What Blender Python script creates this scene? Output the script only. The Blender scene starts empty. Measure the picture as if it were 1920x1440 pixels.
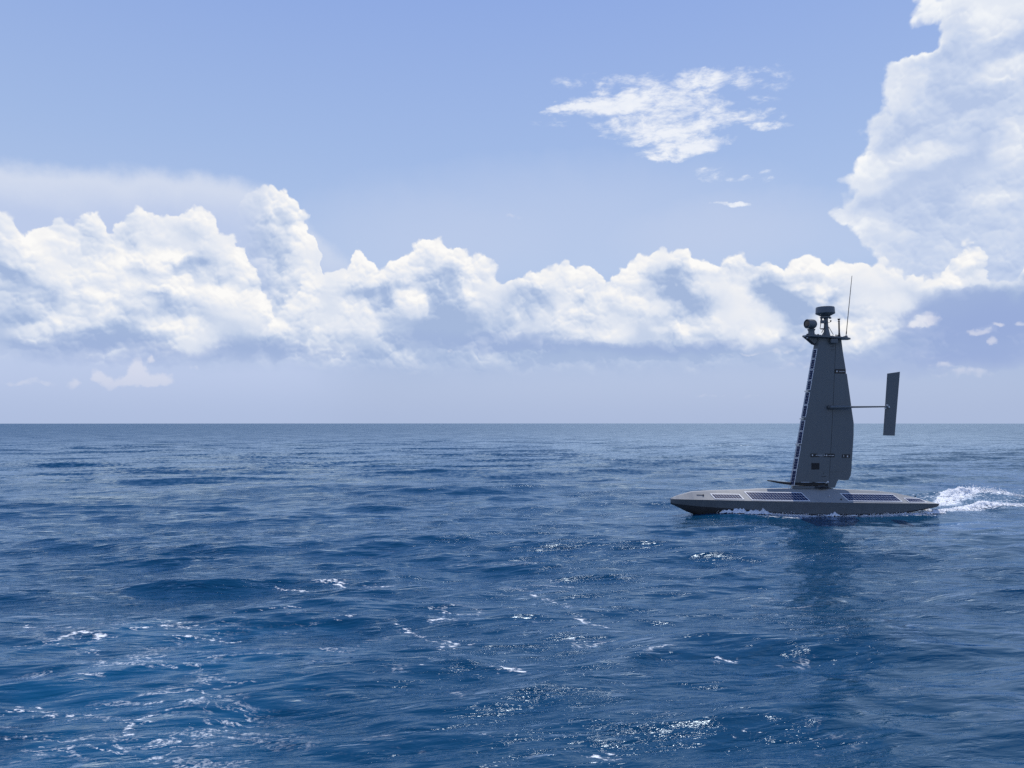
import bpy, bmesh, math, random
import numpy as np
from mathutils import Vector, Matrix, noise as mnoise

random.seed(7)
rng = np.random.default_rng(11)
R = math.radians
scene = bpy.context.scene
C = scene.collection

# ------------------------------------------------------------------ camera
CAM_H = 3.4
FPX = 1400.0                     # focal length in pixels of a 1920 px wide frame
PITCH = math.atan(72.5 / FPX)
cam_data = bpy.data.cameras.new('camera')
cam = bpy.data.objects.new('camera', cam_data)
C.objects.link(cam)
cam.location = (0, 0, CAM_H)
cam.rotation_euler = (R(90) + PITCH, 0, 0)
cam_data.sensor_width = 36.0
cam_data.lens = 36.0 * FPX / 1920.0
cam_data.clip_start = 0.1
cam_data.clip_end = 90000
scene.camera = cam

SUN_AZ, SUN_EL = 21.0, 60.0     # degrees; azimuth clockwise from +Y
scene.view_settings.view_transform = 'Standard'
scene.view_settings.look = 'None'
scene.view_settings.gamma = 1
scene.view_settings.exposure = 0.0


def unproj(px, py, Y):
    """the world point at depth Y seen at a pixel of the 1920x1440 photograph"""
    a, b = (px - 960) / FPX, -(py - 720) / FPX
    cy, sy = math.cos(PITCH), math.sin(PITCH)
    d = Vector((a, cy - b * sy, sy + b * cy))
    k = Y / d.y
    return Vector((d.x * k, Y, CAM_H + d.z * k))


def azel(px, py):
    a, b = (px - 960) / FPX, -(py - 720) / FPX
    cy, sy = math.cos(PITCH), math.sin(PITCH)
    d = Vector((a, cy - b * sy, sy + b * cy)).normalized()
    return math.degrees(math.atan2(d.x, d.y)), math.degrees(math.asin(d.z))


def lin(r, g, b):
    f = lambda c: (c / 255 / 12.92) if c / 255 <= 0.04045 else ((c / 255 + 0.055) / 1.055) ** 2.4
    return (f(r), f(g), f(b))


# ------------------------------------------------------------------ node helper
class S:
    """a socket with arithmetic"""
    def __init__(self, g, s): self.g, self.s = g, s
    def __add__(a, b): return a.g.m('ADD', a, b)
    def __radd__(a, b): return a.g.m('ADD', b, a)
    def __sub__(a, b): return a.g.m('SUBTRACT', a, b)
    def __rsub__(a, b): return a.g.m('SUBTRACT', b, a)
    def __mul__(a, b): return a.g.m('MULTIPLY', a, b)
    def __rmul__(a, b): return a.g.m('MULTIPLY', b, a)
    def __truediv__(a, b): return a.g.m('DIVIDE', a, b)


class G:
    def __init__(self, nt): self.nt = nt
    def put(self, inp, v):
        if isinstance(v, S): self.nt.links.new(v.s, inp)
        elif isinstance(v, bpy.types.NodeSocket): self.nt.links.new(v, inp)
        elif v is not None: inp.default_value = v
    def m(self, op, a, b=None, c=None, clamp=False):
        n = self.nt.nodes.new('ShaderNodeMath'); n.operation = op; n.use_clamp = clamp
        self.put(n.inputs[0], a); self.put(n.inputs[1], b); self.put(n.inputs[2], c)
        return S(self, n.outputs[0])
    def v(self, op, a, b=None, c=None, scale=None):
        n = self.nt.nodes.new('ShaderNodeVectorMath'); n.operation = op
        self.put(n.inputs[0], a)
        if b is not None: self.put(n.inputs[1], b)
        if c is not None: self.put(n.inputs[2], c)
        if scale is not None: self.put(n.inputs[3], scale)
        return S(self, n.outputs[1 if op in ('DOT_PRODUCT', 'LENGTH', 'DISTANCE') else 0])
    def xyz(self, v):
        n = self.nt.nodes.new('ShaderNodeSeparateXYZ'); self.put(n.inputs[0], v)
        return [S(self, o) for o in n.outputs]
    def comb(self, x, y, z):
        n = self.nt.nodes.new('ShaderNodeCombineXYZ')
        for i, q in enumerate((x, y, z)): self.put(n.inputs[i], q)
        return S(self, n.outputs[0])
    def noise(self, vec, scale, detail=4, rough=0.5, lac=2.0, dist=0.0, color=False, kind='FBM'):
        n = self.nt.nodes.new('ShaderNodeTexNoise'); n.noise_dimensions = '3D'
        n.noise_type = kind
        self.put(n.inputs['Vector'], vec)
        n.inputs['Scale'].default_value = scale; n.inputs['Detail'].default_value = detail
        n.inputs['Roughness'].default_value = rough; n.inputs['Lacunarity'].default_value = lac
        n.inputs['Distortion'].default_value = dist
        return S(self, n.outputs['Color' if color else 0])
    def voro(self, vec, scale, smooth=0.35, detail=0.0, rough=0.5):
        n = self.nt.nodes.new('ShaderNodeTexVoronoi'); n.voronoi_dimensions = '2D'; n.feature = 'SMOOTH_F1'
        self.put(n.inputs['Vector'], vec); n.inputs['Scale'].default_value = scale
        n.inputs['Smoothness'].default_value = smooth
        n.inputs['Detail'].default_value = detail; n.inputs['Roughness'].default_value = rough
        return S(self, n.outputs['Distance'])
    def ss(self, x, a, b, lo=0.0, hi=1.0, lin_=False):
        n = self.nt.nodes.new('ShaderNodeMapRange')
        n.interpolation_type = 'LINEAR' if lin_ else 'SMOOTHSTEP'
        n.clamp = True
        self.put(n.inputs[0], x)
        for i, q in enumerate((a, b, lo, hi)): self.put(n.inputs[i + 1], q)
        return S(self, n.outputs[0])
    def mix(self, f, a, b):
        n = self.nt.nodes.new('ShaderNodeMix'); n.data_type = 'RGBA'
        self.put(n.inputs[0], f)
        for i, q in ((6, a), (7, b)):
            if isinstance(q, tuple) and len(q) == 3: q = q + (1.0,)
            self.put(n.inputs[i], q)
        return S(self, n.outputs[2])
    def curve(self, x, pts, x0, x1, y0, y1):
        """y(x) through pts, smooth"""
        n = self.nt.nodes.new('ShaderNodeFloatCurve')
        c = n.mapping.curves[0]
        n.mapping.use_clip = False
        pts = sorted(pts)
        q = [((a - x0) / (x1 - x0), (b - y0) / (y1 - y0)) for a, b in pts]
        c.points[0].location = q[0]; c.points[1].location = q[-1]
        for a in q[1:-1]: c.points.new(*a)
        n.mapping.update()
        self.put(n.inputs['Value'], self.ss(x, x0, x1, lin_=True))
        return S(self, n.outputs[0]) * (y1 - y0) + y0
    def ramp(self, x, stops):
        n = self.nt.nodes.new('ShaderNodeValToRGB'); self.put(n.inputs[0], x)
        e = n.color_ramp.elements
        while len(e) < len(stops): e.new(0.5)
        for i, (p, c) in enumerate(stops):
            e[i].position = p; e[i].color = tuple(c) + (1.0,)
        return S(self, n.outputs[0])


# ------------------------------------------------------------------ world: sky and clouds
def build_world():
    world = bpy.data.worlds.new('World'); scene.world = world
    world.use_nodes = True
    nt = world.node_tree
    nt.nodes.clear()
    g = G(nt)
    out = nt.nodes.new('ShaderNodeOutputWorld')
    bg = nt.nodes.new('ShaderNodeBackground')
    STR = 0.1
    bg.inputs['Strength'].default_value = STR
    nt.links.new(bg.outputs[0], out.inputs[0])
    tc = nt.nodes.new('ShaderNodeTexCoord')
    d = g.v('NORMALIZE', S(g, tc.outputs['Generated']))
    x, y, z = g.xyz(d)
    az = g.m('ARCTAN2', x, y) * (180 / math.pi)
    el = g.m('ARCSINE', z) * (180 / math.pi)
    sky = nt.nodes.new('ShaderNodeTexSky'); sky.sky_type = 'NISHITA'
    sky.sun_disc = False
    sky.sun_elevation = R(SUN_EL); sky.sun_rotation = R(SUN_AZ)
    sky.altitude = 0; sky.air_density = 1.0; sky.dust_density = 0.6; sky.ozone_density = 2.0
    K = 1.0 / STR
    L = lambda r, gg, b: tuple(c * K for c in lin(r, gg, b))

    # air: thickening towards the horizon over the physical sky
    elp = g.m('MAXIMUM', el, 0.0)
    grad = g.ramp(g.ss(elp, 0, 90, lin_=True), [
        (0.0, L(174, 190, 221)), (0.05, L(170, 187, 221)), (0.13, L(180, 200, 232)),
        (0.22, L(163, 188, 230)), (0.34, L(143, 171, 227)), (0.42, L(112, 150, 218)), (0.6, L(84, 128, 206)), (1.0, L(60, 105, 188))])
    base = g.mix(0.9, g.v('MULTIPLY', S(g, sky.outputs[0]), (1.0, 1.0, 1.2)), grad)

    # domain warps
    def cen(c, amp): return g.v('MULTIPLY_ADD', c, (amp, amp, amp), (-amp / 2,) * 3)
    wA = cen(g.noise(d, 8.0, 2, 0.5, color=True), 3.2)
    wB = cen(g.noise(d, 30.0, 5, 0.5, color=True), 2.0)
    wC = cen(g.noise(d, 150.0, 3, 0.5, color=True), 0.26)
    pv = g.comb(az, el, 0.0)
    p1 = g.v('ADD', pv, g.v('ADD', g.v('MULTIPLY', wB, (1, .8, 0)), g.v('MULTIPLY', wC, (1, .9, 0))))
    p2 = g.v('ADD', p1, g.v('MULTIPLY', wA, (0.6, 0.4, 0)))
    dw = g.v('ADD', p1, g.v('SCALE', wB, scale=-0.35))
    bil = g.voro(dw, 0.40, 0.5, 1.0, 0.4)          # puffs
    bil2 = g.voro(g.v('ADD', dw, (0.12, 0.38, 0.0)), 0.40, 0.5, 1.0, 0.4)
    fine = g.voro(dw, 1.25, 0.5, 1.0, 0.5)
    fine2 = g.voro(g.v('ADD', dw, (0.04, 0.14, 0.0)), 1.25, 0.5, 1.0, 0.5)
    bil, bil2, fine, fine2 = [q * q for q in (bil, bil2, fine, fine2)]      # parabolic: round heads, not spikes
    soft = g.noise(d, 12.0, 4, 0.45)
    relief = ((bil2 - bil) * 2.6 + (fine2 - fine) * 1.1) * g.ss(soft, 0.30, 0.56)   # >0 on faces turned up to the sun
    u1, v1, _ = g.xyz(p1)
    u2, v2, _ = g.xyz(p2)

    def blobs(p, items, start=None, power=1.6):
        acc = start
        for (px, py, rx, ry, w) in items:
            a0, e0 = azel(px, py)
            ra = abs(azel(px + rx, py)[0] - azel(px - rx, py)[0]) / 2
            re = abs(azel(px, py + ry)[1] - azel(px, py - ry)[1]) / 2
            q = g.v('MULTIPLY_ADD', p, (1 / ra, 1 / re, 0), (-a0 / ra, -e0 / re, 0))
            q2 = g.v('DOT_PRODUCT', q, q)
            t = g.m('MAXIMUM', g.m('MULTIPLY_ADD', q2, -1.0, 1.0), 0.0)
            t = g.m('POWER', t, power)
            acc = t * w if acc is None else g.m('MULTIPLY_ADD', t, w, acc)
        return acc

    def soften(b):
        # saturating sum: overlapping puffs never burn out, relief stays readable
        return 1.0 - g.m('EXPONENT', g.m('MAXIMUM', b, 0.0) * -1.25) + g.m('MINIMUM', b, 0.0) * 0.8

    def top(pts, uu):
        q = [azel(px, py) for px, py in pts]
        return g.curve(uu, q, -36, 36, 0, 32)

    col = base
    # -- pale veil behind the gap and low haze sheets
    veil = blobs(p2, [(1050, 420, 520, 140, .4), (1450, 440, 340, 90, .4), (250, 760, 620, 60, .2), (1200, 740, 700, 70, .35),
                      (760, 460, 300, 120, .2)], power=1.0)
    col = g.mix(veil, col, L(196, 208, 234))
    # -- anvil at the left
    ha = top([(-200, 300), (0, 303), (80, 312), (200, 318), (350, 323), (480, 345), (560, 400), (640, 470), (760, 560), (900, 640),
              (1300, 700), (1900, 720)], u2)
    dA = ha - v1
    aA = g.ss(dA, -0.5, 0.9) * 0.9 * g.ss(u2, azel(760, 500)[0], azel(520, 500)[0])
    cA = g.mix(g.ss(dA, 0.3, 3.6), L(214, 222, 239), L(190, 204, 234))
    col = g.mix(aA, col, cA)

    # -- towering cloud at the right
    q = []
    for py, px in [(-300, 1660), (-160, 1640), (-60, 1690), (0, 1718), (35, 1706), (80, 1722), (104, 1690), (120, 1650), (150, 1636), (200, 1646), (232, 1620),
                   (258, 1604), (310, 1592), (340, 1572), (352, 1590), (380, 1580), (402, 1548), (425, 1572), (450, 1605), (480, 1630),
                   (520, 1640), (600, 1660), (700, 1700), (790, 1760)]:
        a, e = azel(px, py); q.append((e, a))
    xl = g.curve(v1, q, -1, 42, 10, 36)
    dR = u1 - xl + (0.25 - bil) * 1.4 + (0.22 - fine) * 0.5
    aR = g.ss(dR, -0.15, 0.75) * g.ss(v2, 5.0, 9.0) * g.ss(el, 60, 40) * g.ss(az, 62, 50)
    bR = g.ss(dR, 2.4, 0.0) * 0.72 + 0.02
    bR = blobs(p1, [(1690, 160, 70, 60, .5), (1760, 20, 110, 50, .8), (1880, 30, 90, 60, .9), (1850, 0, 120, 60, .6), (1700, 300, 90, 26, .7), (1770, 285, 60, 22, .7),
                    (1640, 330, 70, 40, .5), (1620, 300, 50, 60, .4), (1900, 130, 80, 26, .5), (1860, 140, 60, 30, .3),
                    (1900, 270, 60, 60, .6), (1870, 350, 90, 60, .4), (1620, 420, 90, 30, .5), (1680, 440, 60, 30, .3), (1600, 410, 50, 30, .5),
                    (1830, 480, 200, 60, .2)], bR)
    bR = soften(bR * 1.1) + (soft - 0.5) * 0.6 + relief * 0.32
    cR = g.ramp(g.ss(bR, -0.15, 1.05, lin_=True), [(0.0, L(181, 198, 230)), (0.3, L(200, 213, 237)), (0.6, L(218, 226, 241)),
                                      (0.85, L(238, 242, 248)), (1.0, L(248, 249, 250))])
    col = g.mix(aR, col, cR)

    # -- the back lobe (upper right end of the left mass)
    hb = top([(-200, 620), (300, 620), (400, 470), (430, 400), (455, 362), (480, 350), (505, 347), (532, 352), (552, 372), (575, 398),
              (592, 432), (603, 470), (612, 510), (660, 600), (800, 640), (1900, 700)], u1)
    dB = hb - v1 + (0.25 - bil) * 1.2 + (0.22 - fine) * .5
    aB = g.ss(dB, -0.05, 0.35) * g.ss(u2, azel(430, 430)[0], azel(530, 430)[0]) * g.ss(v2, 5.0, 8.0)
    bB = blobs(p1, [(575, 440, 38, 70, .9), (530, 385, 60, 45, .6), (590, 500, 60, 60, .8), (600, 580, 120, 60, .5), (480, 420, 60, 60, -.1),
                    (500, 480, 50, 80, -.25)], g.ss(dB, 1.5, 0.0) * 0.6)
    bB = soften(bB + 0.2) + (soft - .5) * .9 + relief * 0.5
    ramp_main = [(0.0, L(164, 184, 219)), (0.22, L(184, 200, 228)), (0.46, L(209, 219, 237)), (0.68, L(228, 233, 243)), (0.86, L(244, 244, 245)), (1.0, L(252, 251, 249))]
    col = g.mix(aB, col, g.ramp(g.ss(bB, -0.3, 1.05, lin_=True), ramp_main))

    # -- the main bank
    hm = top([(-300, 430), (-100, 400), (0, 408), (30, 410), (50, 428), (62, 418), (85, 408), (108, 394), (128, 410), (150, 396), (180, 396), (205, 415), (222, 400),
              (258, 381), (280, 396), (300, 402), (335, 390), (355, 382), (378, 386), (400, 402), (418, 432), (450, 440), (468, 462),
              (476, 500), (500, 540), (540, 545), (575, 510), (604, 488), (640, 490), (655, 470), (668, 466), (690, 482), (735, 487), (762, 465), (785, 447), (820, 442), (850, 452),
              (895, 474), (940, 500), (965, 509), (1000, 496), (1030, 504), (1060, 490), (1092, 485), (1118, 498), (1135, 509),
              (1170, 490), (1210, 475), (1262, 467), (1320, 475), (1400, 482), (1492, 485), (1545, 477), (1600, 483), (1660, 486), (1705, 498),
              (1735, 520), (1765, 510), (1785, 465), (1815, 443), (1842, 462), (1850, 500), (1880, 516), (1915, 490), (1960, 450), (2100, 480), (2300, 500)], u1)
    dM = hm - v1 + (0.25 - bil) * 1.5 + (0.22 - fine) * 0.35
    aM = g.ss(dM, -0.05, 0.3) * g.ss(v2, 3.4, 5.6)
    items = [
        # left mass
        (60, 440, 90, 40, .7), (90, 490, 90, 60, .7), (40, 460, 60, 40, .4), (160, 470, 90, 40, .1), (120, 420, 40, 30, .3), (185, 410, 60, 30, .3),
        (130, 510, 110, 50, .6), (200, 500, 80, 50, .5), (225, 545, 70, 30, .5), (260, 400, 40, 30, .6), (240, 440, 60, 40, -.1),
        (300, 430, 70, 40, .5), (360, 400, 55, 35, .8), (400, 430, 50, 50, .7), (440, 470, 50, 40, .9), (465, 500, 40, 50, .6), (430, 520, 60, 60, .5),
        (290, 480, 60, 70, .6), (250, 500, 60, 50, .4), (360, 470, 70, 30, .5), (350, 505, 50, 30, -.6), (380, 480, 40, 30, -.3), (400, 510, 50, 30, -.4),
        (275, 508, 55, 26, -.7), (320, 535, 90, 24, .9), (380, 545, 110, 28, .9), (440, 570, 100, 40, .7), (500, 590, 90, 40, .6), (350, 515, 50, 14, .4), (400, 508, 40, 14, .4),
        (60, 540, 90, 60, -.4), (30, 600, 90, 30, -.3), (20, 520, 60, 30, -.3), (200, 540, 60, 40, .3),
        (110, 600, 110, 30, .35), (190, 570, 90, 30, .4), (260, 590, 70, 30, .2), (270, 575, 40, 20, .4), (230, 625, 120, 30, -.6), (100, 640, 160, 30, -.3), (60, 630, 80, 20, .3),
        (350, 600, 60, 26, .3), (370, 640, 70, 32, .75), (350, 655, 50, 20, .5), (420, 625, 50, 30, .2), (440, 650, 120, 40, -.35), (290, 560, 50, 30, -.2),
        # middle
        (570, 555, 80, 50, .6), (620, 520, 80, 40, .7), (660, 480, 50, 30, .7), (690, 505, 80, 40, .7), (740, 500, 60, 40, .6),
        (600, 620, 60, 40, .35), (540, 640, 80, 30, -.3), (660, 600, 80, 45, .65), (595, 650, 30, 25, .35), (720, 560, 70, 30, -.5), (700, 550, 70, 20, -.3),
        (800, 460, 70, 30, .8), (860, 480, 70, 30, .7), (920, 510, 80, 34, .8), (900, 530, 60, 40, .5), (830, 540, 60, 60, -.5), (775, 565, 42, 36, .95), (850, 600, 80, 70, -.7), (800, 620, 120, 50, -.5),
        (900, 570, 40, 50, .35), (950, 590, 60, 40, -.3), (960, 640, 140, 26, -.6), (970, 590, 28, 36, .35), (1010, 515, 60, 30, .7), (1050, 525, 60, 34, .7), (1000, 550, 50, 30, -.5), (1060, 565, 36, 24, .65), (1090, 520, 40, 50, .4),
        (1030, 605, 50, 26, .3), (1090, 600, 50, 30, .4), (1115, 545, 60, 60, .4), (1160, 520, 50, 60, .8), (1200, 490, 80, 36, .8), (1270, 480, 90, 26, .8), (1150, 615, 48, 34, .95), (1100, 625, 40, 20, .4),
        (1200, 560, 50, 50, .7), (1235, 575, 36, 20, .8), (1180, 660, 300, 22, -.6), (1250, 530, 60, 60, -.8), (1290, 570, 60, 50, -.6), (1350, 490, 120, 22, .7), (1320, 535, 50, 30, .8),
        (1370, 540, 50, 40, .8), (1400, 570, 60, 50, .8), (1440, 610, 50, 40, .9), (1380, 600, 70, 40, .7), (1330, 600, 50, 26, .3), (1270, 615, 60, 16, .75), (1300, 590, 30, 20, .3), (1430, 540, 60, 36, -.8),
        (1470, 500, 60, 16, .3), (1450, 560, 60, 40, -.5), (1420, 640, 60, 20, .5),
        # right
        (1520, 500, 60, 26, .8), (1570, 495, 60, 30, .8), (1500, 535, 40, 12, .8), (1540, 550, 26, 26, .7), (1600, 525, 90, 40, .7), (1660, 510, 90, 40, .8), (1640, 560, 80, 30, .6), (1690, 570, 60, 26, .7),
        (1560, 555, 30, 26, -.6), (1490, 580, 50, 50, -.8), (1650, 610, 70, 40, .5), (1600, 600, 80, 60, .3), (1620, 640, 80, 26, .45), (1570, 610, 40, 30, .1), (1740, 520, 60, 26, .8), (1780, 530, 60, 20, .7),
        (1815, 475, 40, 45, .9), (1920, 480, 60, 40, .8), (1880, 510, 60, 14, .3), (1800, 590, 160, 60, -.8), (1900, 570, 120, 70, -.8), (1860, 640, 140, 40, -.7),
        (1735, 597, 34, 20, .9), (1850, 622, 40, 16, 1.1), (1700, 640, 60, 30, -.3),
    ]
    bM = g.ss(dM, 2.0, 0.1) * 0.42 - 0.02
    bM = blobs(p1, items, bM)
    bM = soften(bM * 0.95 + 0.22) + (soft - 0.5) * 0.7 + relief * 0.5
    bM = bM + g.ss(v2, 7.0, 4.2) * -0.35
    col = g.mix(aM, col, g.ramp(g.ss(bM, -0.4, 1.05, lin_=True), ramp_main))
    # deeper blue shade under the bank at the right
    under = blobs(p2, [(1860, 610, 260, 90, .9), (1700, 680, 260, 30, .35), (1250, 652, 420, 16, .35), (900, 640, 200, 26, .35), (500, 655, 240, 24, .3), (200, 650, 260, 40, .35)], power=1.0)
    under = under * g.ss(dM, 0.3, 1.6) * g.ss(bM, 0.45, 0.05)
    col = g.mix(under * 0.8, col, L(148, 168, 216))

    # -- low small clouds and thin sheets near the horizon
    small = blobs(p1, [(255, 695, 30, 34, 1.2), (290, 712, 55, 20, 1.2), (235, 715, 70, 16, 1.0), (190, 706, 24, 16, .8), (140, 720, 26, 12, .8),
                       (60, 718, 90, 8, .5), (280, 672, 14, 8, .7), (365, 690, 16, 10, .6), (845, 662, 12, 8, .7), (960, 406, 40, 8, .5),
                       (1740, 597, 36, 16, 1.0), (1715, 604, 20, 10, .6), (1830, 628, 30, 9, 1.0), (1865, 612, 26, 8, .9), (1862, 640, 12, 9, .7), (1915, 606, 20, 10, .7),
                       (1820, 700, 90, 14, .5), (1760, 684, 40, 12, .5), (1320, 742, 60, 6, .4), (1400, 744, 90, 6, .3), (1500, 690, 60, 10, .3), (1450, 660, 110, 6, .5), (1350, 664, 90, 4, .3)])
    sa = g.ss(small + (soft - .5) * 0.9 - (fine - .4) * .5, 0.12, 0.95) * g.ss(small, 0.0, 0.25)
    col = g.mix(sa * 0.62, col, L(228, 229, 240))

    # -- wispy cloud high in the middle
    st = g.v('MULTIPLY', d, (1.0, 1.0, 2.6))
    wn = g.noise(st, 20.0, 9, 0.62, dist=0.6)
    wn2 = g.noise(st, 60.0, 6, 0.6, dist=0.3)
    wis = blobs(p2, [(1235, 215, 150, 62, 1.0), (1120, 192, 110, 24, .9), (1060, 198, 60, 10, .7), (1320, 150, 60, 34, .9), (1190, 155, 90, 30, .5), (1390, 222, 90, 20, .9), (1440, 236, 46, 12, 1.0),
                     (1270, 285, 90, 18, 1.0), (1265, 255, 100, 26, .8), (1330, 270, 60, 16, .7), (1240, 300, 40, 8, .8), (1380, 150, 80, 24, .5), (1090, 150, 70, 14, .35), (1400, 190, 70, 12, .3),
                     (1372, 389, 44, 7, 1.3), (1340, 332, 40, 16, .55), (1390, 337, 34, 9, .7), (1440, 334, 18, 16, .6), (1050, 222, 80, 12, .25), (1290, 230, 60, 12, -.35),
                     (1430, 145, 70, 40, .25)], power=0.8)
    wa = g.ss(wis * 1.15 + (wn - 0.5) * 3.4 + (wn2 - 0.5) * 2.2, 0.12, 1.75) * g.ss(wis, 0.0, 0.3)
    col = g.mix(wa * 0.95, col, g.mix(wn2, L(226, 233, 247), L(250, 251, 253)))

    # -- generic cloud cover for the part of the dome outside the picture
    gen = g.noise(g.v('MULTIPLY', d, (1, 1, 2.2)), 3.2, 8, 0.56)
    far = g.m('MAXIMUM', g.ss(g.m('ABSOLUTE', az), 42, 60), g.ss(el, 38, 55))
    ga = g.ss(gen, 0.56, 0.68) * far * g.ss(el, 0, 4)
    col = g.mix(ga * 0.35, col, L(228, 233, 243))
    # -- below the horizon: sea-coloured
    # horizon haze over everything
    hz = g.ss(el, 4.5, -0.2) * 0.75
    col = g.mix(hz, col, L(170, 186, 219))
    col = g.mix(g.ss(el, -0.3, -3.0), col, L(50, 90, 140))
    g.put(bg.inputs['Color'], col)
    world.cycles.sampling_method = 'MANUAL'
    world.cycles.sample_map_resolution = 512


build_world()

sun_data = bpy.data.lights.new('sun', 'SUN')
sun_data.energy = 3.6
sun_data.angle = R(0.5)
sun_data.color = (1.0, 0.95, 0.88)
sun = bpy.data.objects.new('sun', sun_data)
C.objects.link(sun)
sd = Vector((math.sin(R(SUN_AZ)) * math.cos(R(SUN_EL)), math.cos(R(SUN_AZ)) * math.cos(R(SUN_EL)), math.sin(R(SUN_EL))))
sun.rotation_euler = (-sd).to_track_quat('-Z', 'Y').to_euler()
sun.location = sd * 60


# ------------------------------------------------------------------ materials
def new_mat(name):
    m = bpy.data.materials.new(name); m.use_nodes = True
    nt = m.node_tree
    return m, G(nt), nt.nodes['Principled BSDF'], nt


def paint(name, rgb, rough=0.5, var=0.12, scale=3.0, spec=0.5, metal=0.0, streak=True):
    m, g, bs, nt = new_mat(name)
    tc = nt.nodes.new('ShaderNodeTexCoord')
    o = S(g, tc.outputs['Object'])
    n1 = g.noise(o, scale, 5, 0.6)
    k = (n1 - 0.5) * var * 2
    if streak:
        n2 = g.noise(g.v('MULTIPLY', o, (9, 9, 0.7)), 1.0, 4, 0.6)
        k = k + (n2 - 0.5) * var * 1.2
    f = k + 1.0
    col = g.v('SCALE', rgb, scale=f)
    g.put(bs.inputs['Base Color'], col)
    g.put(bs.inputs['Roughness'], g.m('ADD', (n1 - 0.5) * 0.3, rough, clamp=True))
    bs.inputs['Specular IOR Level'].default_value = spec
    bs.inputs['Metallic'].default_value = metal
    return m


M = {
    'grey': paint('grey_marine_paint', (0.115, 0.133, 0.146), 0.5, 0.18),
    'sail': paint('grey_sail_paint', (0.122, 0.138, 0.148), 0.55, 0.14),
    'deck': paint('grey_deck_paint', (0.268, 0.278, 0.280), 0.6, 0.16, streak=False),
    'bottom': paint('dark_bottom_paint', (0.07, 0.075, 0.08), 0.45, 0.2),
    'black': paint('black_composite', (0.012, 0.013, 0.016), 0.4, 0.2),
    'seam': paint('black_rubber_seam', (0.008, 0.009, 0.011), 0.7, 0.1),
    'white': paint('white_panel_frame', (0.78, 0.79, 0.80), 0.4, 0.06),
    'steel': paint('brushed_steel', (0.5, 0.5, 0.5), 0.35, 0.1, metal=0.8),
    'glass': paint('dark_lens_glass', (0.01, 0.008, 0.015), 0.08, 0.05, streak=False),
    'mark': paint('white_lettering', (0.75, 0.75, 0.75), 0.5, 0.02),
}
# solar cells: deep blue silicon with fine silver bus lines
m, g_, bs, nt_ = new_mat('blue_solar_cell')
o_ = S(g_, nt_.nodes.new('ShaderNodeTexCoord').outputs['Object'])
nn = g_.noise(o_, 22, 3, .5)
g_.put(bs.inputs['Base Color'], g_.mix(nn, (0.006, 0.016, 0.06), (0.014, 0.032, 0.10)))
bs.inputs['Roughness'].default_value = 0.3
bs.inputs['Specular IOR Level'].default_value = 0.12
M['cell'] = m


# ------------------------------------------------------------------ mesh helpers
def obj(name, bm, mat, parent=None, smooth=False):
    me = bpy.data.meshes.new(name)
    bmesh.ops.recalc_face_normals(bm, faces=bm.faces)
    bm.to_mesh(me); bm.free()
    if smooth:
        me.shade_smooth()
        try: me.set_sharp_from_angle(angle=R(38))
        except Exception: pass
    me.materials.append(mat)
    o = bpy.data.objects.new(name, me); C.objects.link(o)
    if parent: o.parent = parent
    return o


def box(bm, c, s, rot=None):
    mtx = Matrix.Translation(c) @ (rot.to_4x4() if rot else Matrix()) @ Matrix.Diagonal((s[0], s[1], s[2], 1))
    return bmesh.ops.create_cube(bm, size=1, matrix=mtx)['verts']


def bevelled(bm, w, seg=2):
    bmesh.ops.bevel(bm, geom=bm.edges[:] , offset=w, segments=seg, affect='EDGES', profile=0.6)


def tube(bm, pts, rads, n=12, cap=True):
    """swept tube through pts with a radius at each"""
    rings = []
    for i, p in enumerate(pts):
        p = Vector(p)
        a = Vector(pts[max(0, i - 1)]); b = Vector(pts[min(len(pts) - 1, i + 1)])
        t = (b - a).normalized()
        up = Vector((0, 0, 1)) if abs(t.z) < 0.9 else Vector((0, 1, 0))
        e1 = t.cross(up).normalized(); e2 = t.cross(e1)
        rings.append([bm.verts.new(p + (e1 * math.cos(2 * math.pi * k / n) + e2 * math.sin(2 * math.pi * k / n)) * rads[i]) for k in range(n)])
    for i in range(len(rings) - 1):
        for k in range(n):
            bm.faces.new((rings[i][k], rings[i][(k + 1) % n], rings[i + 1][(k + 1) % n], rings[i + 1][k]))
    if cap:
        bm.faces.new(rings[0]); bm.faces.new(rings[-1])


def lathe(bm, prof, c=(0, 0, 0), n=28, rot=None):
    c = Vector(c)
    rings = []
    for r, z in prof:
        ring = []
        for k in range(n):
            v = Vector((r * math.cos(2 * math.pi * k / n), r * math.sin(2 * math.pi * k / n), z))
            if rot: v = rot @ v
            ring.append(bm.verts.new(v + c))
        rings.append(ring)
    for i in range(len(rings) - 1):
        for k in range(n):
            bm.faces.new((rings[i][k], rings[i][(k + 1) % n], rings[i + 1][(k + 1) % n], rings[i + 1][k]))
    bm.faces.new(rings[0]); bm.faces.new(rings[-1])


def slab(bm, quad, th):
    """a thin plate on a 3-D quad, thickness along its normal"""
    q = [Vector(p) for p in quad]
    n = (q[1] - q[0]).cross(q[3] - q[0]).normalized() * th
    a = [bm.verts.new(p) for p in q]; b = [bm.verts.new(p + n) for p in q]
    bm.faces.new(a); bm.faces.new(b[::-1])
    for i in range(4):
        j = (i + 1) % 4
        bm.faces.new((a[i], a[j], b[j], b[i]))


def bil(q, s, t):
    return (Vector(q[0]) * (1 - s) + Vector(q[1]) * s) * (1 - t) + (Vector(q[3]) * (1 - s) + Vector(q[2]) * s) * t


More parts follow.
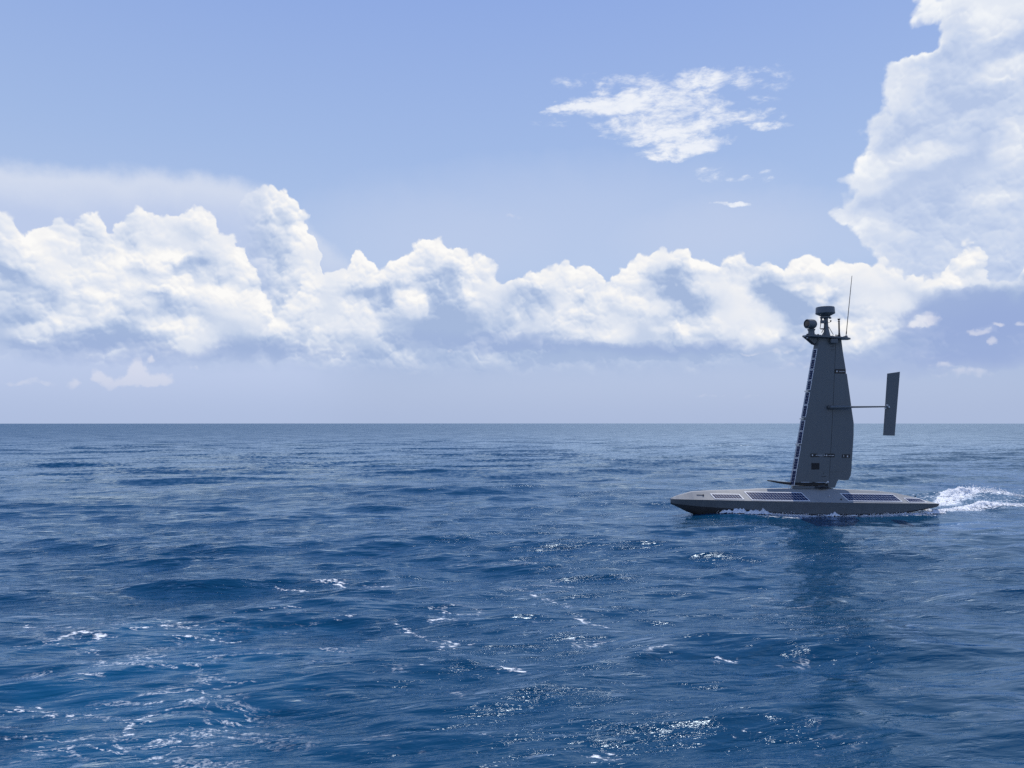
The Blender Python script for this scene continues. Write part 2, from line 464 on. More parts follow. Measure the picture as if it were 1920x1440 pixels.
# ------------------------------------------------------------------ the sailing drone
BY = 28.0
ORG = unproj(1508, 960, BY); ORG.z = 0.0
boat = bpy.data.objects.new('sailing_drone', None); C.objects.link(boat)
boat.location = (ORG.x, ORG.y, 0.0)
boat['label'] = 'grey uncrewed sailing drone with tall rigid wing and solar panels on the open sea'
boat['category'] = 'boat'


def loc(px, py, dy=0.0):
    """boat coordinates of a pixel at lateral offset dy"""
    p = unproj(px, py, BY + dy)
    return Vector((p.x - ORG.x, dy, p.z))


# hull stations: px, gunwale py, half beam, ridge py, chine half beam, chine py, keel z
ST = [
    (1260.5, 935.5, 0.05, 934.0, 0.03, 942.0, 0.38),
    (1264, 935.6, 0.13, 932.5, 0.09, 943.5, 0.35),
    (1275, 935.9, 0.24, 928.5, 0.18, 945.5, 0.25),
    (1290, 936.3, 0.34, 924.6, 0.27, 947.2, 0.10),
    (1300, 936.6, 0.40, 921.8, 0.33, 948.5, 0.03),
    (1315, 936.9, 0.45, 920.8, 0.38, 949.8, -0.08),
    (1345, 937.6, 0.55, 919.2, 0.48, 952.0, -0.22),
    (1400, 939.0, 0.63, 918.0, 0.56, 956.0, -0.34),
    (1428, 939.6, 0.65, 916.2, 0.58, 958.5, -0.38),
    (1500, 941.2, 0.66, 916.0, 0.60, 963.0, -0.42),
    (1565, 942.2, 0.66, 916.4, 0.60, 964.0, -0.42),
    (1650, 943.2, 0.63, 920.0, 0.57, 962.5, -0.30),
    (1690, 943.6, 0.60, 925.0, 0.53, 959.5, -0.06),
    (1712, 943.8, 0.56, 930.0, 0.50, 956.5, 0.06),
    (1740, 944.1, 0.50, 937.5, 0.44, 952.0, 0.17),
    (1757, 944.4, 0.44, 942.0, 0.38, 949.0, 0.24),
]


def stat(i):
    px, gy, hb, ry, ch, cy, kz = ST[i]
    gz = loc(px, gy, -hb).z
    rz = loc(px, ry, 0).z
    cz = loc(px, cy, -ch).z
    x = loc(px, gy, -0.3).x
    return x, hb, gz, rz, ch, cz, kz


STA = [stat(i) for i in range(len(ST))]
RW = 0.13     # half width of the flat ridge


def interp(x, k):
    for a, b in zip(STA, STA[1:]):
        if a[0] <= x <= b[0]:
            t = (x - a[0]) / (b[0] - a[0]); return a[k] * (1 - t) + b[k] * t
    return STA[0][k] if x < STA[0][0] else STA[-1][k]


def loft(name, prof, mat, closed_ends=True, smooth=True):
    bm = bmesh.new(); rows = []
    N = 64
    xs = sorted(set([s[0] for s in STA] + list(np.linspace(STA[0][0], STA[-1][0], N))))
    for x in xs:
        rows.append([bm.verts.new(p) for p in prof(x)])
    for a, b in zip(rows, rows[1:]):
        for k in range(len(a) - 1):
            bm.faces.new((a[k], a[k + 1], b[k + 1], b[k]))
    if closed_ends:
        bm.faces.new(rows[0]); bm.faces.new(rows[-1])
    return obj(name, bm, mat, boat, smooth)


def P(x, k): return interp(x, k)


def hull_prof(x):
    hb, gz, ch, cz, kz = P(x, 1), P(x, 2), P(x, 4), P(x, 5), P(x, 6)
    kz = min(kz, cz - 0.02)
    return [(x, -hb, gz - 0.012), (x, -ch, cz), (x, -0.02, kz), (x, 0.02, kz), (x, ch, cz), (x, hb, gz - 0.012)]


def upper_prof(x):
    """topsides: gunwale to the chine knuckle line"""
    hb, gz, ch, cz = P(x, 1), P(x, 2), P(x, 4), P(x, 5)
    return [(x, -hb, gz - 0.012), (x, -ch - .004, cz), (x, ch + .004, cz), (x, hb, gz - 0.012)]


def lower_prof(x):
    ch, cz, kz = P(x, 4), P(x, 5), P(x, 6)
    kz = min(kz, cz - 0.02)
    return [(x, -ch, cz - .002), (x, -ch * 0.55, kz * .6 + cz * .4), (x, -0.02, kz), (x, 0.02, kz), (x, ch * 0.55, kz * .6 + cz * .4), (x, ch, cz - .002)]


hull = loft('hull', upper_prof, M['grey'])
bottom = loft('hull_bottom', lower_prof, M['bottom'])


def ridge_w(x): return min(RW, P(x, 1) * 0.3)


def deck_prof(x):
    hb, gz, rz = P(x, 1), P(x, 2), P(x, 3)
    rw = ridge_w(x)
    return [(x, -hb, gz), (x, -rw, rz), (x, rw, rz), (x, hb, gz)]


deck = loft('deck', deck_prof, M['deck'], smooth=False)
# rubbing strake along the deck edge
for sgn in (-1, 1):
    bm = bmesh.new()
    pts = [(x, sgn * (P(x, 1) + 0.004), P(x, 2) - 0.006) for x in np.linspace(STA[0][0], STA[-1][0], 60)]
    tube(bm, pts, [0.011] * len(pts), 8)
    obj('gunwale_strip', bm, M['black'] if False else M['deck'], boat, True)


def on_deck(px, py, side=-1, lift=0.0):
    """a pixel of the port deck slope, brought onto the slope (mirrored for the other side)"""
    x = loc(px, py, -0.4).x
    hb, gz, rz, rw = P(x, 1), P(x, 2), P(x, 3), ridge_w(x)
    # find t on the slope whose projection is py
    best = 0
    a = Vector((x, -hb, gz)); b = Vector((x, -rw, rz))
    def pyof(p):
        w = Vector((p.x + ORG.x, p.y + ORG.y, p.z)) - Vector((0, 0, CAM_H))
        cy, sy = math.cos(PITCH), math.sin(PITCH)
        dd = w.y * cy + w.z * sy; uu = -w.y * sy + w.z * cy
        return 720 - FPX * uu / dd
    pa, pb = pyof(a), pyof(b)
    t = (py - pa) / (pb - pa)
    p = a.lerp(b, t)
    n = Vector((0, -(rz - gz), -(hb - rw))).normalized() * -1
    n = Vector((0, -(rz - gz), (hb - rw))).normalized()
    p = p + n * lift
    if side > 0: p.y = -p.y
    return p


def grid_plate(bm, f, us, vs, z0, z1):
    """closed plate over the surface f(u, v, lift)"""
    T = [[bm.verts.new(f(u, v, z1)) for v in vs] for u in us]
    B = [[bm.verts.new(f(u, v, z0)) for v in vs] for u in us]
    nu, nv = len(us) - 1, len(vs) - 1
    for i in range(nu):
        for j in range(nv):
            bm.faces.new((T[i][j], T[i + 1][j], T[i + 1][j + 1], T[i][j + 1]))
            bm.faces.new((B[i][j], B[i][j + 1], B[i + 1][j + 1], B[i + 1][j]))
    for i in range(nu):
        bm.faces.new((T[i][0], B[i][0], B[i + 1][0], T[i + 1][0])); bm.faces.new((T[i][nv], T[i + 1][nv], B[i + 1][nv], B[i][nv]))
    for j in range(nv):
        bm.faces.new((T[0][j], T[0][j + 1], B[0][j + 1], B[0][j])); bm.faces.new((T[nu][j], B[nu][j], B[nu][j + 1], T[nu][j + 1]))


def solar_panel(f, nu, nv, border=0.02, gap=0.008):
    """white framed panel with a grid of cells on top, over the surface f(u, v, lift)"""
    L1 = (f(1, .5, 0) - f(0, .5, 0)).length; L2 = (f(.5, 1, 0) - f(.5, 0, 0)).length
    bm = bmesh.new(); grid_plate(bm, f, list(np.linspace(0, 1, nu + 1)), [0, .5, 1], 0.002, 0.014)
    fr = obj('solar_panel', bm, M['white'], boat)
    bm = bmesh.new()
    bu, bv = border / L1, border / L2
    for i in range(nu):
        for j in range(nv):
            s0 = bu + (1 - 2 * bu) * i / nu + gap / L1 / 2; s1 = bu + (1 - 2 * bu) * (i + 1) / nu - gap / L1 / 2
            t0 = bv + (1 - 2 * bv) * j / nv + gap / L2 / 2; t1 = bv + (1 - 2 * bv) * (j + 1) / nv - gap / L2 / 2
            grid_plate(bm, f, [s0, s1], [t0, t1], 0.0145, 0.018)
    obj('solar_cells', bm, M['cell'], fr)
    return fr


PAN = [
    ([(1339.5, 936.2), (1393, 936.8), (1387, 926.8), (1333, 926.0)], 10, 2),
    ([(1407, 938.3), (1515, 940.0), (1504.5, 924.0), (1397.5, 922.2)], 20, 3),
    ([(1586.5, 940.0), (1689, 941.0), (1678.5, 927.0), (1576.5, 925.6)], 19, 3),
    ([(1701, 942.4), (1738, 942.7), (1732, 934.8), (1695.5, 934.0)], 6, 2),
]
for quad, nu, nv in PAN:
    for side in (-1, 1):
        def f(u, v, lift, quad=quad, side=side):
            a = (quad[0][0] * (1 - u) + quad[1][0] * u, quad[0][1] * (1 - u) + quad[1][1] * u)
            b = (quad[3][0] * (1 - u) + quad[2][0] * u, quad[3][1] * (1 - u) + quad[2][1] * u)
            return on_deck(a[0] * (1 - v) + b[0] * v, a[1] * (1 - v) + b[1] * v, side, lift)
        solar_panel(f, nu, nv, border=0.03, gap=0.014)

# deck hatches and fittings
bm = bmesh.new()
c = loc(1545, 917, 0); box(bm, (c.x - .35, 0, P(c.x, 3) + 0.012), (1.3, 0.2, 0.022)); bevelled(bm, .006)
obj('mast_step_plate', bm, M['grey'], boat)
for px, py, s in ((1320, 929, 0.03), (1554, 931, 0.03), (1574, 937, 0.03), (1726, 931.5, .03)):
    p = on_deck(px, py, -1, 0.0)
    bm = bmesh.new(); lathe(bm, [(s, 0), (s, .02), (s * .5, .04), (s * .3, .045)], p, 10)
    obj('deck_fitting', bm, M['black'] if px != 1554 else M['steel'], boat, True)
bm = bmesh.new(); a = on_deck(1308, 928, -1, 0.01); b = on_deck(1321, 928.5, -1, 0.01)
tube(bm, [a, b], [.008, .008], 6); obj('deck_handle', bm, M['black'], boat, True)

# ---- plinth, turntable and black counterweight spar
zr = P(loc(1520, 916).x, 3)
bm = bmesh.new()
a = loc(1486, 915.5); b = loc(1549, 915.5)
box(bm, ((a.x + b.x) / 2, 0, zr + 0.055), (b.x - a.x, 0.34, 0.1)); bevelled(bm, 0.015)
obj('sail_plinth', bm, M['grey'], boat)
bm = bmesh.new(); c = loc(1538, 915)
lathe(bm, [(0.2, zr + .005), (0.22, zr + .02), (0.22, zr + .05), (.17, zr + .13)], (c.x, 0, 0), 24)
obj('turntable', bm, M['bottom'], boat, True)
# cables round the turntable
bm = bmesh.new()
for k in range(5):
    pts = []
    for t in np.linspace(0, 1, 9):
        pts.append((c.x - 0.28 + 0.5 * t, -0.2 - .03 * math.sin(t * 3.1) - .006 * k, zr + 0.045 + 0.025 * math.sin(3 * t + k * 1.7) + 0.01 * k))
    tube(bm, pts, [0.007] * 9, 6)
obj('cable_bundle', bm, M['black'], boat, True)
# the spar: rises towards its tip
sp = [(1438.5, 901), (1447, 902), (1458, 904), (1470, 905.6), (1485, 906.8), (1510, 907.4), (1549, 907.8)]
bm = bmesh.new(); rows = []
for i, (px, py) in enumerate(sp):
    p = loc(px, py); hw = [0.03, .05, .06, .07, .09, .11, .11][i]; hh = [0.02, .03, .036, .045, .052, .056, .056][i]
    rows.append([bm.verts.new((p.x, y_, p.z + z_)) for y_, z_ in ((-hw, -hh), (hw, -hh), (hw, hh), (-hw, hh))])
for r0, r1 in zip(rows, rows[1:]):
    for k in range(4): bm.faces.new((r0[k], r0[(k + 1) % 4], r1[(k + 1) % 4], r1[k]))
bm.faces.new(rows[0]); bm.faces.new(rows[-1])
bevelled(bm, .008)
obj('counterweight_spar', bm, M['black'], boat)
# white bracket under the leading edge
bm = bmesh.new()
for px in (1477, 1483.5):
    p = loc(px, 913); box(bm, (p.x, -0.06, zr + .06), (.02, .02, .12))
p = loc(1480, 911); box(bm, (p.x, -.06, zr + .125), (.16, .02, .015))
obj('bracket', bm, M['white'], boat)

# ---- wing: section loft
def wing_pt(px, py, y): return loc(px, py, y)

# leading edge line, hinge line, trailing edge line (px at a given py)
def LE(py): return 1527.5 + (py - 640) * (1481.0 - 1527.5) / (910 - 640)
def HG(py): return 1565.5 + (py - 640) * (1551.0 - 1565.5) / (910 - 640)
TEP = [(634, 1577.0), (660, 1580.2), (692, 1585.4), (700, 1587.4), (740, 1593.0), (770, 1597.0), (793, 1600.4), (815, 1600.3), (850, 1598.0), (870, 1596.6), (884, 1596.0)]
def TE(py):
    if py <= TEP[0][0]: return TEP[0][1]
    for a, b in zip(TEP, TEP[1:]):
        if a[0] <= py <= b[0]:
            t = (py - a[0]) / (b[0] - a[0]); return a[1] * (1 - t) + b[1] * t
    return TEP[-1][1]

def half_th(px, py):
    """airfoil half thickness at a point of the wing, with the blunt nose built separately"""
    le, te = LE(py), TE(py)
    c = (te - le)
    s = max(0.0, min(1.0, (px - le) / c))
    T = 0.17 + 0.06 * (py - 640) / 270        # half thickness at the thickest
    e = (px - le) / 5.0                       # V-shaped nose, 0.1 m long
    nose = 0.10 + 0.78 * e if e < 1 else 0.88 + 0.12 * math.sin(min(1, (s - 5 / c) / 0.25) * math.pi / 2)
    tail = 1.0 if s < 0.28 else 1 - ((s - 0.28) / 0.72) ** 1.25 * 0.93
    return T * nose * tail

def wing_part(name, pys, f0, f1, nseg, mat):
    bm = bmesh.new()
    cols = []
    for py in pys:
        a, b = f0(py), f1(py)
        left = []; right = []
        cuts = [a + (b - a) * i / nseg for i in range(nseg + 1)]
        if abs(a - LE(py)) < 1e-6: cuts = [a, a + 5.0] + [a + 5.0 + (b - a - 5.0) * i / nseg for i in range(1, nseg + 1)]
        for px in cuts:
            h = half_th(px, py)
            p = loc(px, py, 0)
            left.append(bm.verts.new((p.x, -h, p.z))); right.append(bm.verts.new((p.x, h, p.z)))
        cols.append(left + right[::-1])
    n = len(cols[0])
    for r0, r1 in zip(cols, cols[1:]):
        for k in range(n):
            bm.faces.new((r0[k], r0[(k + 1) % n], r1[(k + 1) % n], r1[k]))
    bm.faces.new(cols[0]); bm.faces.new(cols[-1])
    return obj(name, bm, mat, boat, True)

pys = list(np.linspace(633, 904, 40))
wing_part('wing', pys, LE, lambda p: HG(p) - 0.35, 12, M['sail'])
# hinge seam: a narrow dark strip a little inside both faces
bm = bmesh.new(); rows = []
for py in np.linspace(634, 903, 20):
    px = HG(py); h = half_th(px, py) - 0.012
    a = loc(px - 0.5, py); b = loc(px + 0.5, py)
    rows.append([bm.verts.new(v) for v in ((a.x, -h, a.z), (b.x, -h, b.z), (b.x, h, b.z), (a.x, h, a.z))])
for r0, r1 in zip(rows, rows[1:]):
    for k in range(4): bm.faces.new((r0[k], r0[(k + 1) % 4], r1[(k + 1) % 4], r1[k]))
obj('hinge_seam', bm, M['seam'], boat)

flap_l = lambda p: HG(p) + 0.35
wing_part('flap', [634, 645, 660, 675, 692.4], flap_l, TE, 8, M['sail'])
wing_part('flap', [700.6, 715, 730, 745, 760, 770, 780, 793, 805, 815, 830, 850, 870, 880, 884], flap_l, TE, 8, M['sail'])
# notch between the flaps holds a black reflective strip
def sheet(name, quad_px, mat, off=0.006, th=0.006, yfun=None):
    q = []
    for px, py in quad_px:
        h = half_th(px, py) + off
        q.append(loc(px, py, -h))
    bm = bmesh.new(); slab(bm, q, th)
    return obj(name, bm, mat, boat)

wing_part('flap_strip', [692.45, 700.55], flap_l, lambda p: 1585.6, 6, M['seam'])
# lower tail of the flap below 884 narrows in steps
bm = bmesh.new()
prof = [(HG(884) + .35, 884.05), (1596.0, 884.05), (1595.2, 891), (1591, 899.6), (1585, 900.6), (1578, 900.4), (1572.5, 899.5), (1569.5, 903), (1568, 908), (1565.5, 914.3), (1552.5, 915.0), (1551.6, 900)]
fr_ = [bm.verts.new(loc(px, py, -max(0.02, half_th(px, min(py, 884)) - .004))) for px, py in prof]
bk_ = [bm.verts.new((v.co.x, -v.co.y, v.co.z)) for v in fr_]
bm.faces.new(fr_); bm.faces.new(bk_[::-1])
for i in range(len(prof)):
    j = (i + 1) % len(prof); bm.faces.new((fr_[i], bk_[i], bk_[j], fr_[j]))
obj('flap_foot', bm, M['sail'], boat)

# name strips and hatch on the near face of the wing: thin plates
def face_quad(x0, y0, x1, y1, off, skew=0.0):
    out = []
    for px, py in ((x0, y1), (x1, y1 + skew), (x1, y0 + skew), (x0, y0)):
        out.append(loc(px, py, -(half_th(px, py) + off)))
    return out

def plate(x0, y0, x1, y1, mat, name, label=None, skew=0.0, off=0.007, marks=()):
    bm = bmesh.new(); slab(bm, face_quad(x0, y0, x1, y1, off, skew), 0.005)
    o = obj(name, bm, mat, boat)
    if label: o['label'] = label
    if marks:
        bm = bmesh.new()
        for (mx0, my0, mx1, my1) in marks:
            slab(bm, face_quad(mx0, my0 , mx1, my1, off + .0065), 0.003)
        obj('lettering', bm, M['mark'], o)
    return o

def dashes(x0, x1, y, h, seed):
    r = random.Random(seed); out = []; x = x0
    while x < x1:
        w = r.uniform(0.5, 1.5); out.append((x, y - h / 2, min(x + w, x1), y + h / 2)); x += w + r.uniform(.35, .8)
    return out

plate(1520.2, 850.3, 1564.8, 857.0, M['black'], 'name_strip', 'black lettered strip across the foot of the wing', skew=.3, off=.012,
      marks=[(1522.2, 852.2, 1524.4, 854.6)] + dashes(1529, 1542.5, 853.6, 1.1, 1) + dashes(1545, 1548, 853.7, 1.1, 2) + [(1549, 852.5, 1551, 855)] + dashes(1553.5, 1563.5, 854.1, 1.1, 3))
plate(1579, 852.0, 1593.6, 858.2, M['black'], 'name_strip', 'short black strip near the trailing edge', off=.012,
      marks=[(1581.4, 853.6, 1582.2, 856.6), (1588, 854.2, 1590.2, 857)])
plate(1566.2, 693.4, 1584.8, 699.7, M['black'], 'name_strip', 'black lettered strip in the notch of the flap', off=.012,
      marks=[(1568.2, 695, 1570.4, 697.4)] + dashes(1573.5, 1583.5, 696.6, 1.0, 5))
plate(1521.5, 868.2, 1536.2, 880.2, M['seam'], 'hatch', 'square black hatch low on the wing', off=.010)
for x0, y0, x1, y1 in ((1556.5, 650, 1563, 650.7), (1561.8, 646.5, 1562.5, 650), (1540, 893.2, 1549, 894.0), (1557.5, 655.6, 1564.4, 656.3), (1544.2, 885, 1544.8, 889)):
    plate(x0, y0, x1, y1, M['seam'], 'stencil_mark', off=.006)
# foot rail of the wing
bm = bmesh.new()
a, b = loc(1497, 903.4), loc(1549, 903.9)
tube(bm, [(a.x, -.235, a.z), (b.x, -.16, b.z)], [.018, .018], 8)
obj('foot_rail', bm, M['steel'], boat, True)
for px, py, mm in ((1521.5, 904, 'black'), (1544, 904.2, 'steel'), (1547, 902.6, 'white')):
    p = loc(px, py); bm = bmesh.new(); box(bm, (p.x, -.24, p.z), (.06, .05, .05)); bevelled(bm, .008); obj('rail_clamp', bm, M[mm], boat)

# leading-edge solar strip: the panels stand on the blunt front face of the wing
SEG = [(655, 672.4), (673.4, 692.6), (693.8, 712.8), (713.8, 731.4), (735.8, 758.8), (759.8, 782.2), (788.4, 807.6), (808.8, 832), (835.4, 857.8), (858.8, 880.2), (881.2, 909.5)]
for k, (y0, y1) in enumerate(SEG):
    for side in (-1, 1):
        def f(u, v, lift, y0=y0, y1=y1, side=side):
            py = y1 * (1 - u) + y0 * u
            le = LE(py); px = le + 0.15 + 4.7 * v
            h = half_th(px, py)
            p = loc(px, py)
            n = Vector((-0.92, -0.39, 0.0)) if side < 0 else Vector((-0.92, 0.39, 0.0))
            t = Vector((0.1, -0.17, 0)); n = Vector((-0.17, -0.1, 0)).normalized()
            q = Vector((p.x, -h, p.z)) + n * (lift + .002)
            if side > 0: q.y = -q.y
            return q
        solar_panel(f, 4, 2, border=0.017, gap=0.006)
# dark joints between the panel groups
for yj in (733.6, 785.3, 833.7):
    p = loc(LE(yj), yj); bm = bmesh.new(); box(bm, (p.x + .01, 0, p.z), (.05, .26, .05)); obj('joint_clamp', bm, M['steel'], boat)

# ---- tail boom and tail fin
BYO = -0.235
a = loc(1556, 763.5, BYO); b = loc(1664, 762.4, BYO)
bm = bmesh.new()
tube(bm, [a, a.lerp(b, .25), a.lerp(b, .4), b], [.062, .052, .036, .028], 14)
obj('tail_boom', bm, M['grey'], boat, True)
bm = bmesh.new()
lathe(bm, [(.05, -.09), (.08, -.07), (.08, .07), (.05, .09)], (a.x, -.17, a.z), 16, rot=Matrix.Rotation(R(90), 3, 'X'))
obj('boom_pivot', bm, M['bottom'], boat, True)
bm = bmesh.new()
fin = [(1652.6, 816.2), (1674.2, 816.8), (1684.0, 697.4), (1660.3, 700.8)]
rows = []
NZ = 10
for j in range(NZ + 1):
    t = j / NZ
    l = Vector(fin[0]).lerp(Vector(fin[3]), t); r = Vector(fin[1]).lerp(Vector(fin[2]), t)
    ring = []
    for s, th in ((0, .008), (.1, .026), (.3, .034), (.6, .026), (1, .005)):
        q = l.lerp(r, s); ring.append((loc(q.x, q.y, 0), th))
    rows.append([bm.verts.new((p.x, -th - .13, p.z)) for p, th in ring] + [bm.verts.new((p.x, th - .13, p.z)) for p, th in ring[::-1]])
n = len(rows[0])
for r0, r1 in zip(rows, rows[1:]):
    for k in range(n): bm.faces.new((r0[k], r0[(k + 1) % n], r1[(k + 1) % n], r1[k]))
bm.faces.new(rows[0]); bm.faces.new(rows[-1])
obj('tail_fin', bm, M['sail'], boat, True)
bm = bmesh.new()
for px, py in ((1660, 762), (1663.5, 759.5), (1666, 762), (1659.8, 765.2), (1666.5, 763.6)):
    p = loc(px, py, -.2); box(bm, p, (.035, .09, .035))
obj('fin_bracket', bm, M['white'], boat)

# ---- top platform
pz0 = loc(1508, 629, -.2).z; pz1 = loc(1594, 634.5, -.2).z
x0 = loc(1508, 629, -.1).x; x1 = loc(1594.5, 634.5, -.1).x
bm = bmesh.new()
out_ = [(0, .10), (.12, .27), (.3, .33), (.8, .30), (.93, .2), (1, .12)]
pts = [(t, -w) for t, w in out_] + [(t, w) for t, w in out_[::-1]]
topv = []; botv = []
for t, w in pts:
    X = x0 + (x1 - x0) * t; Z = pz0 + (pz1 - pz0) * t
    topv.append(bm.verts.new((X, w, Z + .03))); botv.append(bm.verts.new((X, w, Z - .03)))
bm.faces.new(topv); bm.faces.new(botv[::-1])
for i in range(len(pts)):
    j = (i + 1) % len(pts); bm.faces.new((topv[i], botv[i], botv[j], topv[j]))
bevelled(bm, .008)
obj('equipment_platform', bm, M['grey'], boat)
def plat_z(px): return pz0 + (pz1 - pz0) * (px - 1508) / 86.5 + .03
# front bracket below the platform
bm = bmesh.new()
pr = [(1508.5, 631), (1513, 631), (1536, 632), (1530, 643), (1525.5, 645.5)]
f_ = [bm.verts.new(loc(px, py, -.09)) for px, py in pr]; b_ = [bm.verts.new((v.co.x, .09, v.co.z)) for v in f_]
bm.faces.new(f_); bm.faces.new(b_[::-1])
for i in range(len(pr)):
    j = (i + 1) % len(pr); bm.faces.new((f_[i], b_[i], b_[j], f_[j]))
obj('platform_bracket', bm, M['grey'], boat)
bm = bmesh.new(); a = loc(1508, 630.5, -.12); b = loc(1526, 646, -.12)
tube(bm, [a, b], [.035, .04], 8); obj('bracket_rail', bm, M['black'], boat, True)
for px, py in ((1509, 630), (1513.5, 633.5)):
    p = loc(px, py, -.2); bm = bmesh.new(); bmesh.ops.create_uvsphere(bm, u_segments=10, v_segments=6, radius=.032, matrix=Matrix.Translation(p))
    obj('navigation_light', bm, M['steel'], boat, True)
# junction box
bm = bmesh.new(); p = loc(1563.5, 639.3, -.22); box(bm, p, (.26, .12, .165)); bevelled(bm, .02)
obj('junction_box', bm, M['grey'], boat)

# ---- gimbal camera: drum with a lens face turned to the bow
p = loc(1519.5, 607.5, -.05)
bm = bmesh.new()
ax = Vector((-0.93, -0.36, 0.0)).normalized()
rot = ax.to_track_quat('Z', 'Y').to_matrix()
lathe(bm, [(.10, -.205), (.145, -.19), (.175, -.14), (.185, -.04), (.18, .10), (.178, .16), (.165, .175), (.15, .175), (.145, .15)], p, 28, rot)
camera_drum = obj('camera_housing', bm, M['grey'], boat, True)
bm = bmesh.new(); lathe(bm, [(.144, .151), (.12, .156), (.02, .16)], p, 28, rot); obj('lens', bm, M['glass'], camera_drum, True)
bm = bmesh.new()
zt = plat_z(1520)
lathe(bm, [(.17, zt), (.17, zt + .03), (.12, zt + .06), (.11, zt + .16), (.13, zt + .2), (.15, zt + .24)], (p.x + .03, p.y, 0), 20)
obj('camera_neck', bm, M['grey'], boat, True)

# ---- radar and its mast
p = loc(1547.2, 582, 0)
zb = loc(1547, 587.3, 0).z; zt_ = loc(1547, 575.6, 0).z
bm = bmesh.new()
lathe(bm, [(.17, zb - .11), (.19, zb - .10), (.345, zb - .02), (.352, zb + .0), (.345, zb + .02), (.335, zt_ - .04), (.32, zt_ - .012), (.28, zt_), (.02, zt_ + .003)], (p.x, 0, 0), 40)
obj('radar_dome', bm, M['grey'], boat, True)
bm = bmesh.new()
lathe(bm, [(.19, zb - .18), (.19, zb - .14), (.15, zb - .12), (.15, zb - .1)], (p.x, 0, 0), 24)
for sx in (-.16, .16): box(bm, (p.x + sx, -.05, zb - .19), (.06, .08, .05))
obj('radar_base', bm, M['grey'], boat, True)
mx = loc(1548.8, 610, 0).x; zl = plat_z(1549)
bm = bmesh.new()
tube(bm, [(mx + .02, 0, zl), (mx + .01, 0, zl + .22), (mx, 0, zl + .45), (mx, 0, zb - .17)], [.14, .10, .078, .078], 10)
obj('radar_mast', bm, M['grey'], boat, True)
for s_ in (-1, 1):
    bm = bmesh.new(); box(bm, (mx - .02, s_ * .05, zl + .12), (.34, .02, .24)); 
    for v in bm.verts:
        if v.co.z > zl + .15: v.co.x = mx + (v.co.x - mx) * .2
    obj('mast_gusset', bm, M['grey'], boat)
# hanging frame, instrument box
bm = bmesh.new()
A = loc(1540, 596, -.1); B = loc(1539.3, 605, -.1); D = loc(1537.5, 616.5, -.1); E = loc(1543.5, 617.2, -.1)
tube(bm, [B, D, E], [.013] * 3, 6)
obj('hanging_frame', bm, M['black'], boat, True)
bm = bmesh.new(); q = loc(1542.5, 603.4, -.08); box(bm, q, (.15, .12, .11)); bevelled(bm, .01)
q2 = loc(1540, 598, -.06); box(bm, q2, (.05, .06, .14))
obj('instrument_box', bm, M['grey'], boat)
bm = bmesh.new(); q = loc(1541.5, 616.6, -.08); box(bm, q, (.1, .08, .04)); bevelled(bm, .008); obj('sensor', bm, M['black'], boat)
bm = bmesh.new(); tube(bm, [loc(1546, 605, -.08), loc(1554, 605, -.08), loc(1557, 603.6, -.08)], [.009] * 3, 6); obj('sensor_arm', bm, M['grey'], boat, True)
bm = bmesh.new(); q = loc(1557.6, 602, -.08); lathe(bm, [(.012, q.z - .035), (.03, q.z), (.035, q.z + .02), (.02, q.z + .03)], (q.x, q.y, 0), 12); obj('sensor', bm, M['black'], boat, True)
for x0_, y0_, x1_, y1_ in ((1554, 613, 1562.5, 627.6), (1546, 613, 1540.5, 624)):
    bm = bmesh.new(); tube(bm, [loc(x0_, y0_, -.05), loc(x1_, y1_, -.12)], [.012, .012], 6); obj('stay', bm, M['black'], boat, True)
# small fittings standing on the platform
for px, s, hgt in ((1514, .045, .05), (1533.5, .06, .06), (1538, .055, .04), (1560, .07, .04), (1567.5, .025, .09), (1570.5, .02, .08), (1566, .05, .03), (1583, .04, .05)):
    q = loc(px, 628, -.12); bm = bmesh.new(); lathe(bm, [(s, plat_z(px)), (s, plat_z(px) + hgt * .6), (s * .6, plat_z(px) + hgt), (s * .3, plat_z(px) + hgt * 1.1)], (q.x, q.y, 0), 10)
    obj('platform_fitting', bm, M['bottom'], boat, True)
# post with a cap
q = loc(1573.6, 628, 0); zt2 = loc(1573.6, 603, 0).z; z3 = plat_z(1573)
bm = bmesh.new(); lathe(bm, [(.055, z3), (.035, z3 + .14), (.03, z3 + .2), (.028, zt2), (.042, zt2 + .005), (.042, zt2 + .025), (.015, zt2 + .03)], (q.x, 0, 0), 14)
post = obj('antenna_post', bm, M['black'], boat, True)
bm = bmesh.new(); lathe(bm, [(.012, zt2 + .03), (.03, zt2 + .06), (.055, zt2 + .09), (.05, zt2 + .11), (.02, zt2 + .115)], (q.x, 0, 0), 14)
obj('antenna_cap', bm, M['black'], post, True)
# whip antenna
a = loc(1586.6, 627.5, 0); b = loc(1597.4, 517, 0)
bm = bmesh.new(); tube(bm, [a, a.lerp(b, .05), a.lerp(b, .06), a.lerp(b, .35), a.lerp(b, .8), b], [.022, .02, .014, .014, .012, .009], 8)
obj('whip_antenna', bm, M['black'], boat, True)
bm = bmesh.new(); lathe(bm, [(.06, plat_z(1587)), (.055, plat_z(1587) + .04), (.03, plat_z(1587) + .1)], (a.x, 0, 0), 12); obj('antenna_mount', bm, M['grey'], boat, True)


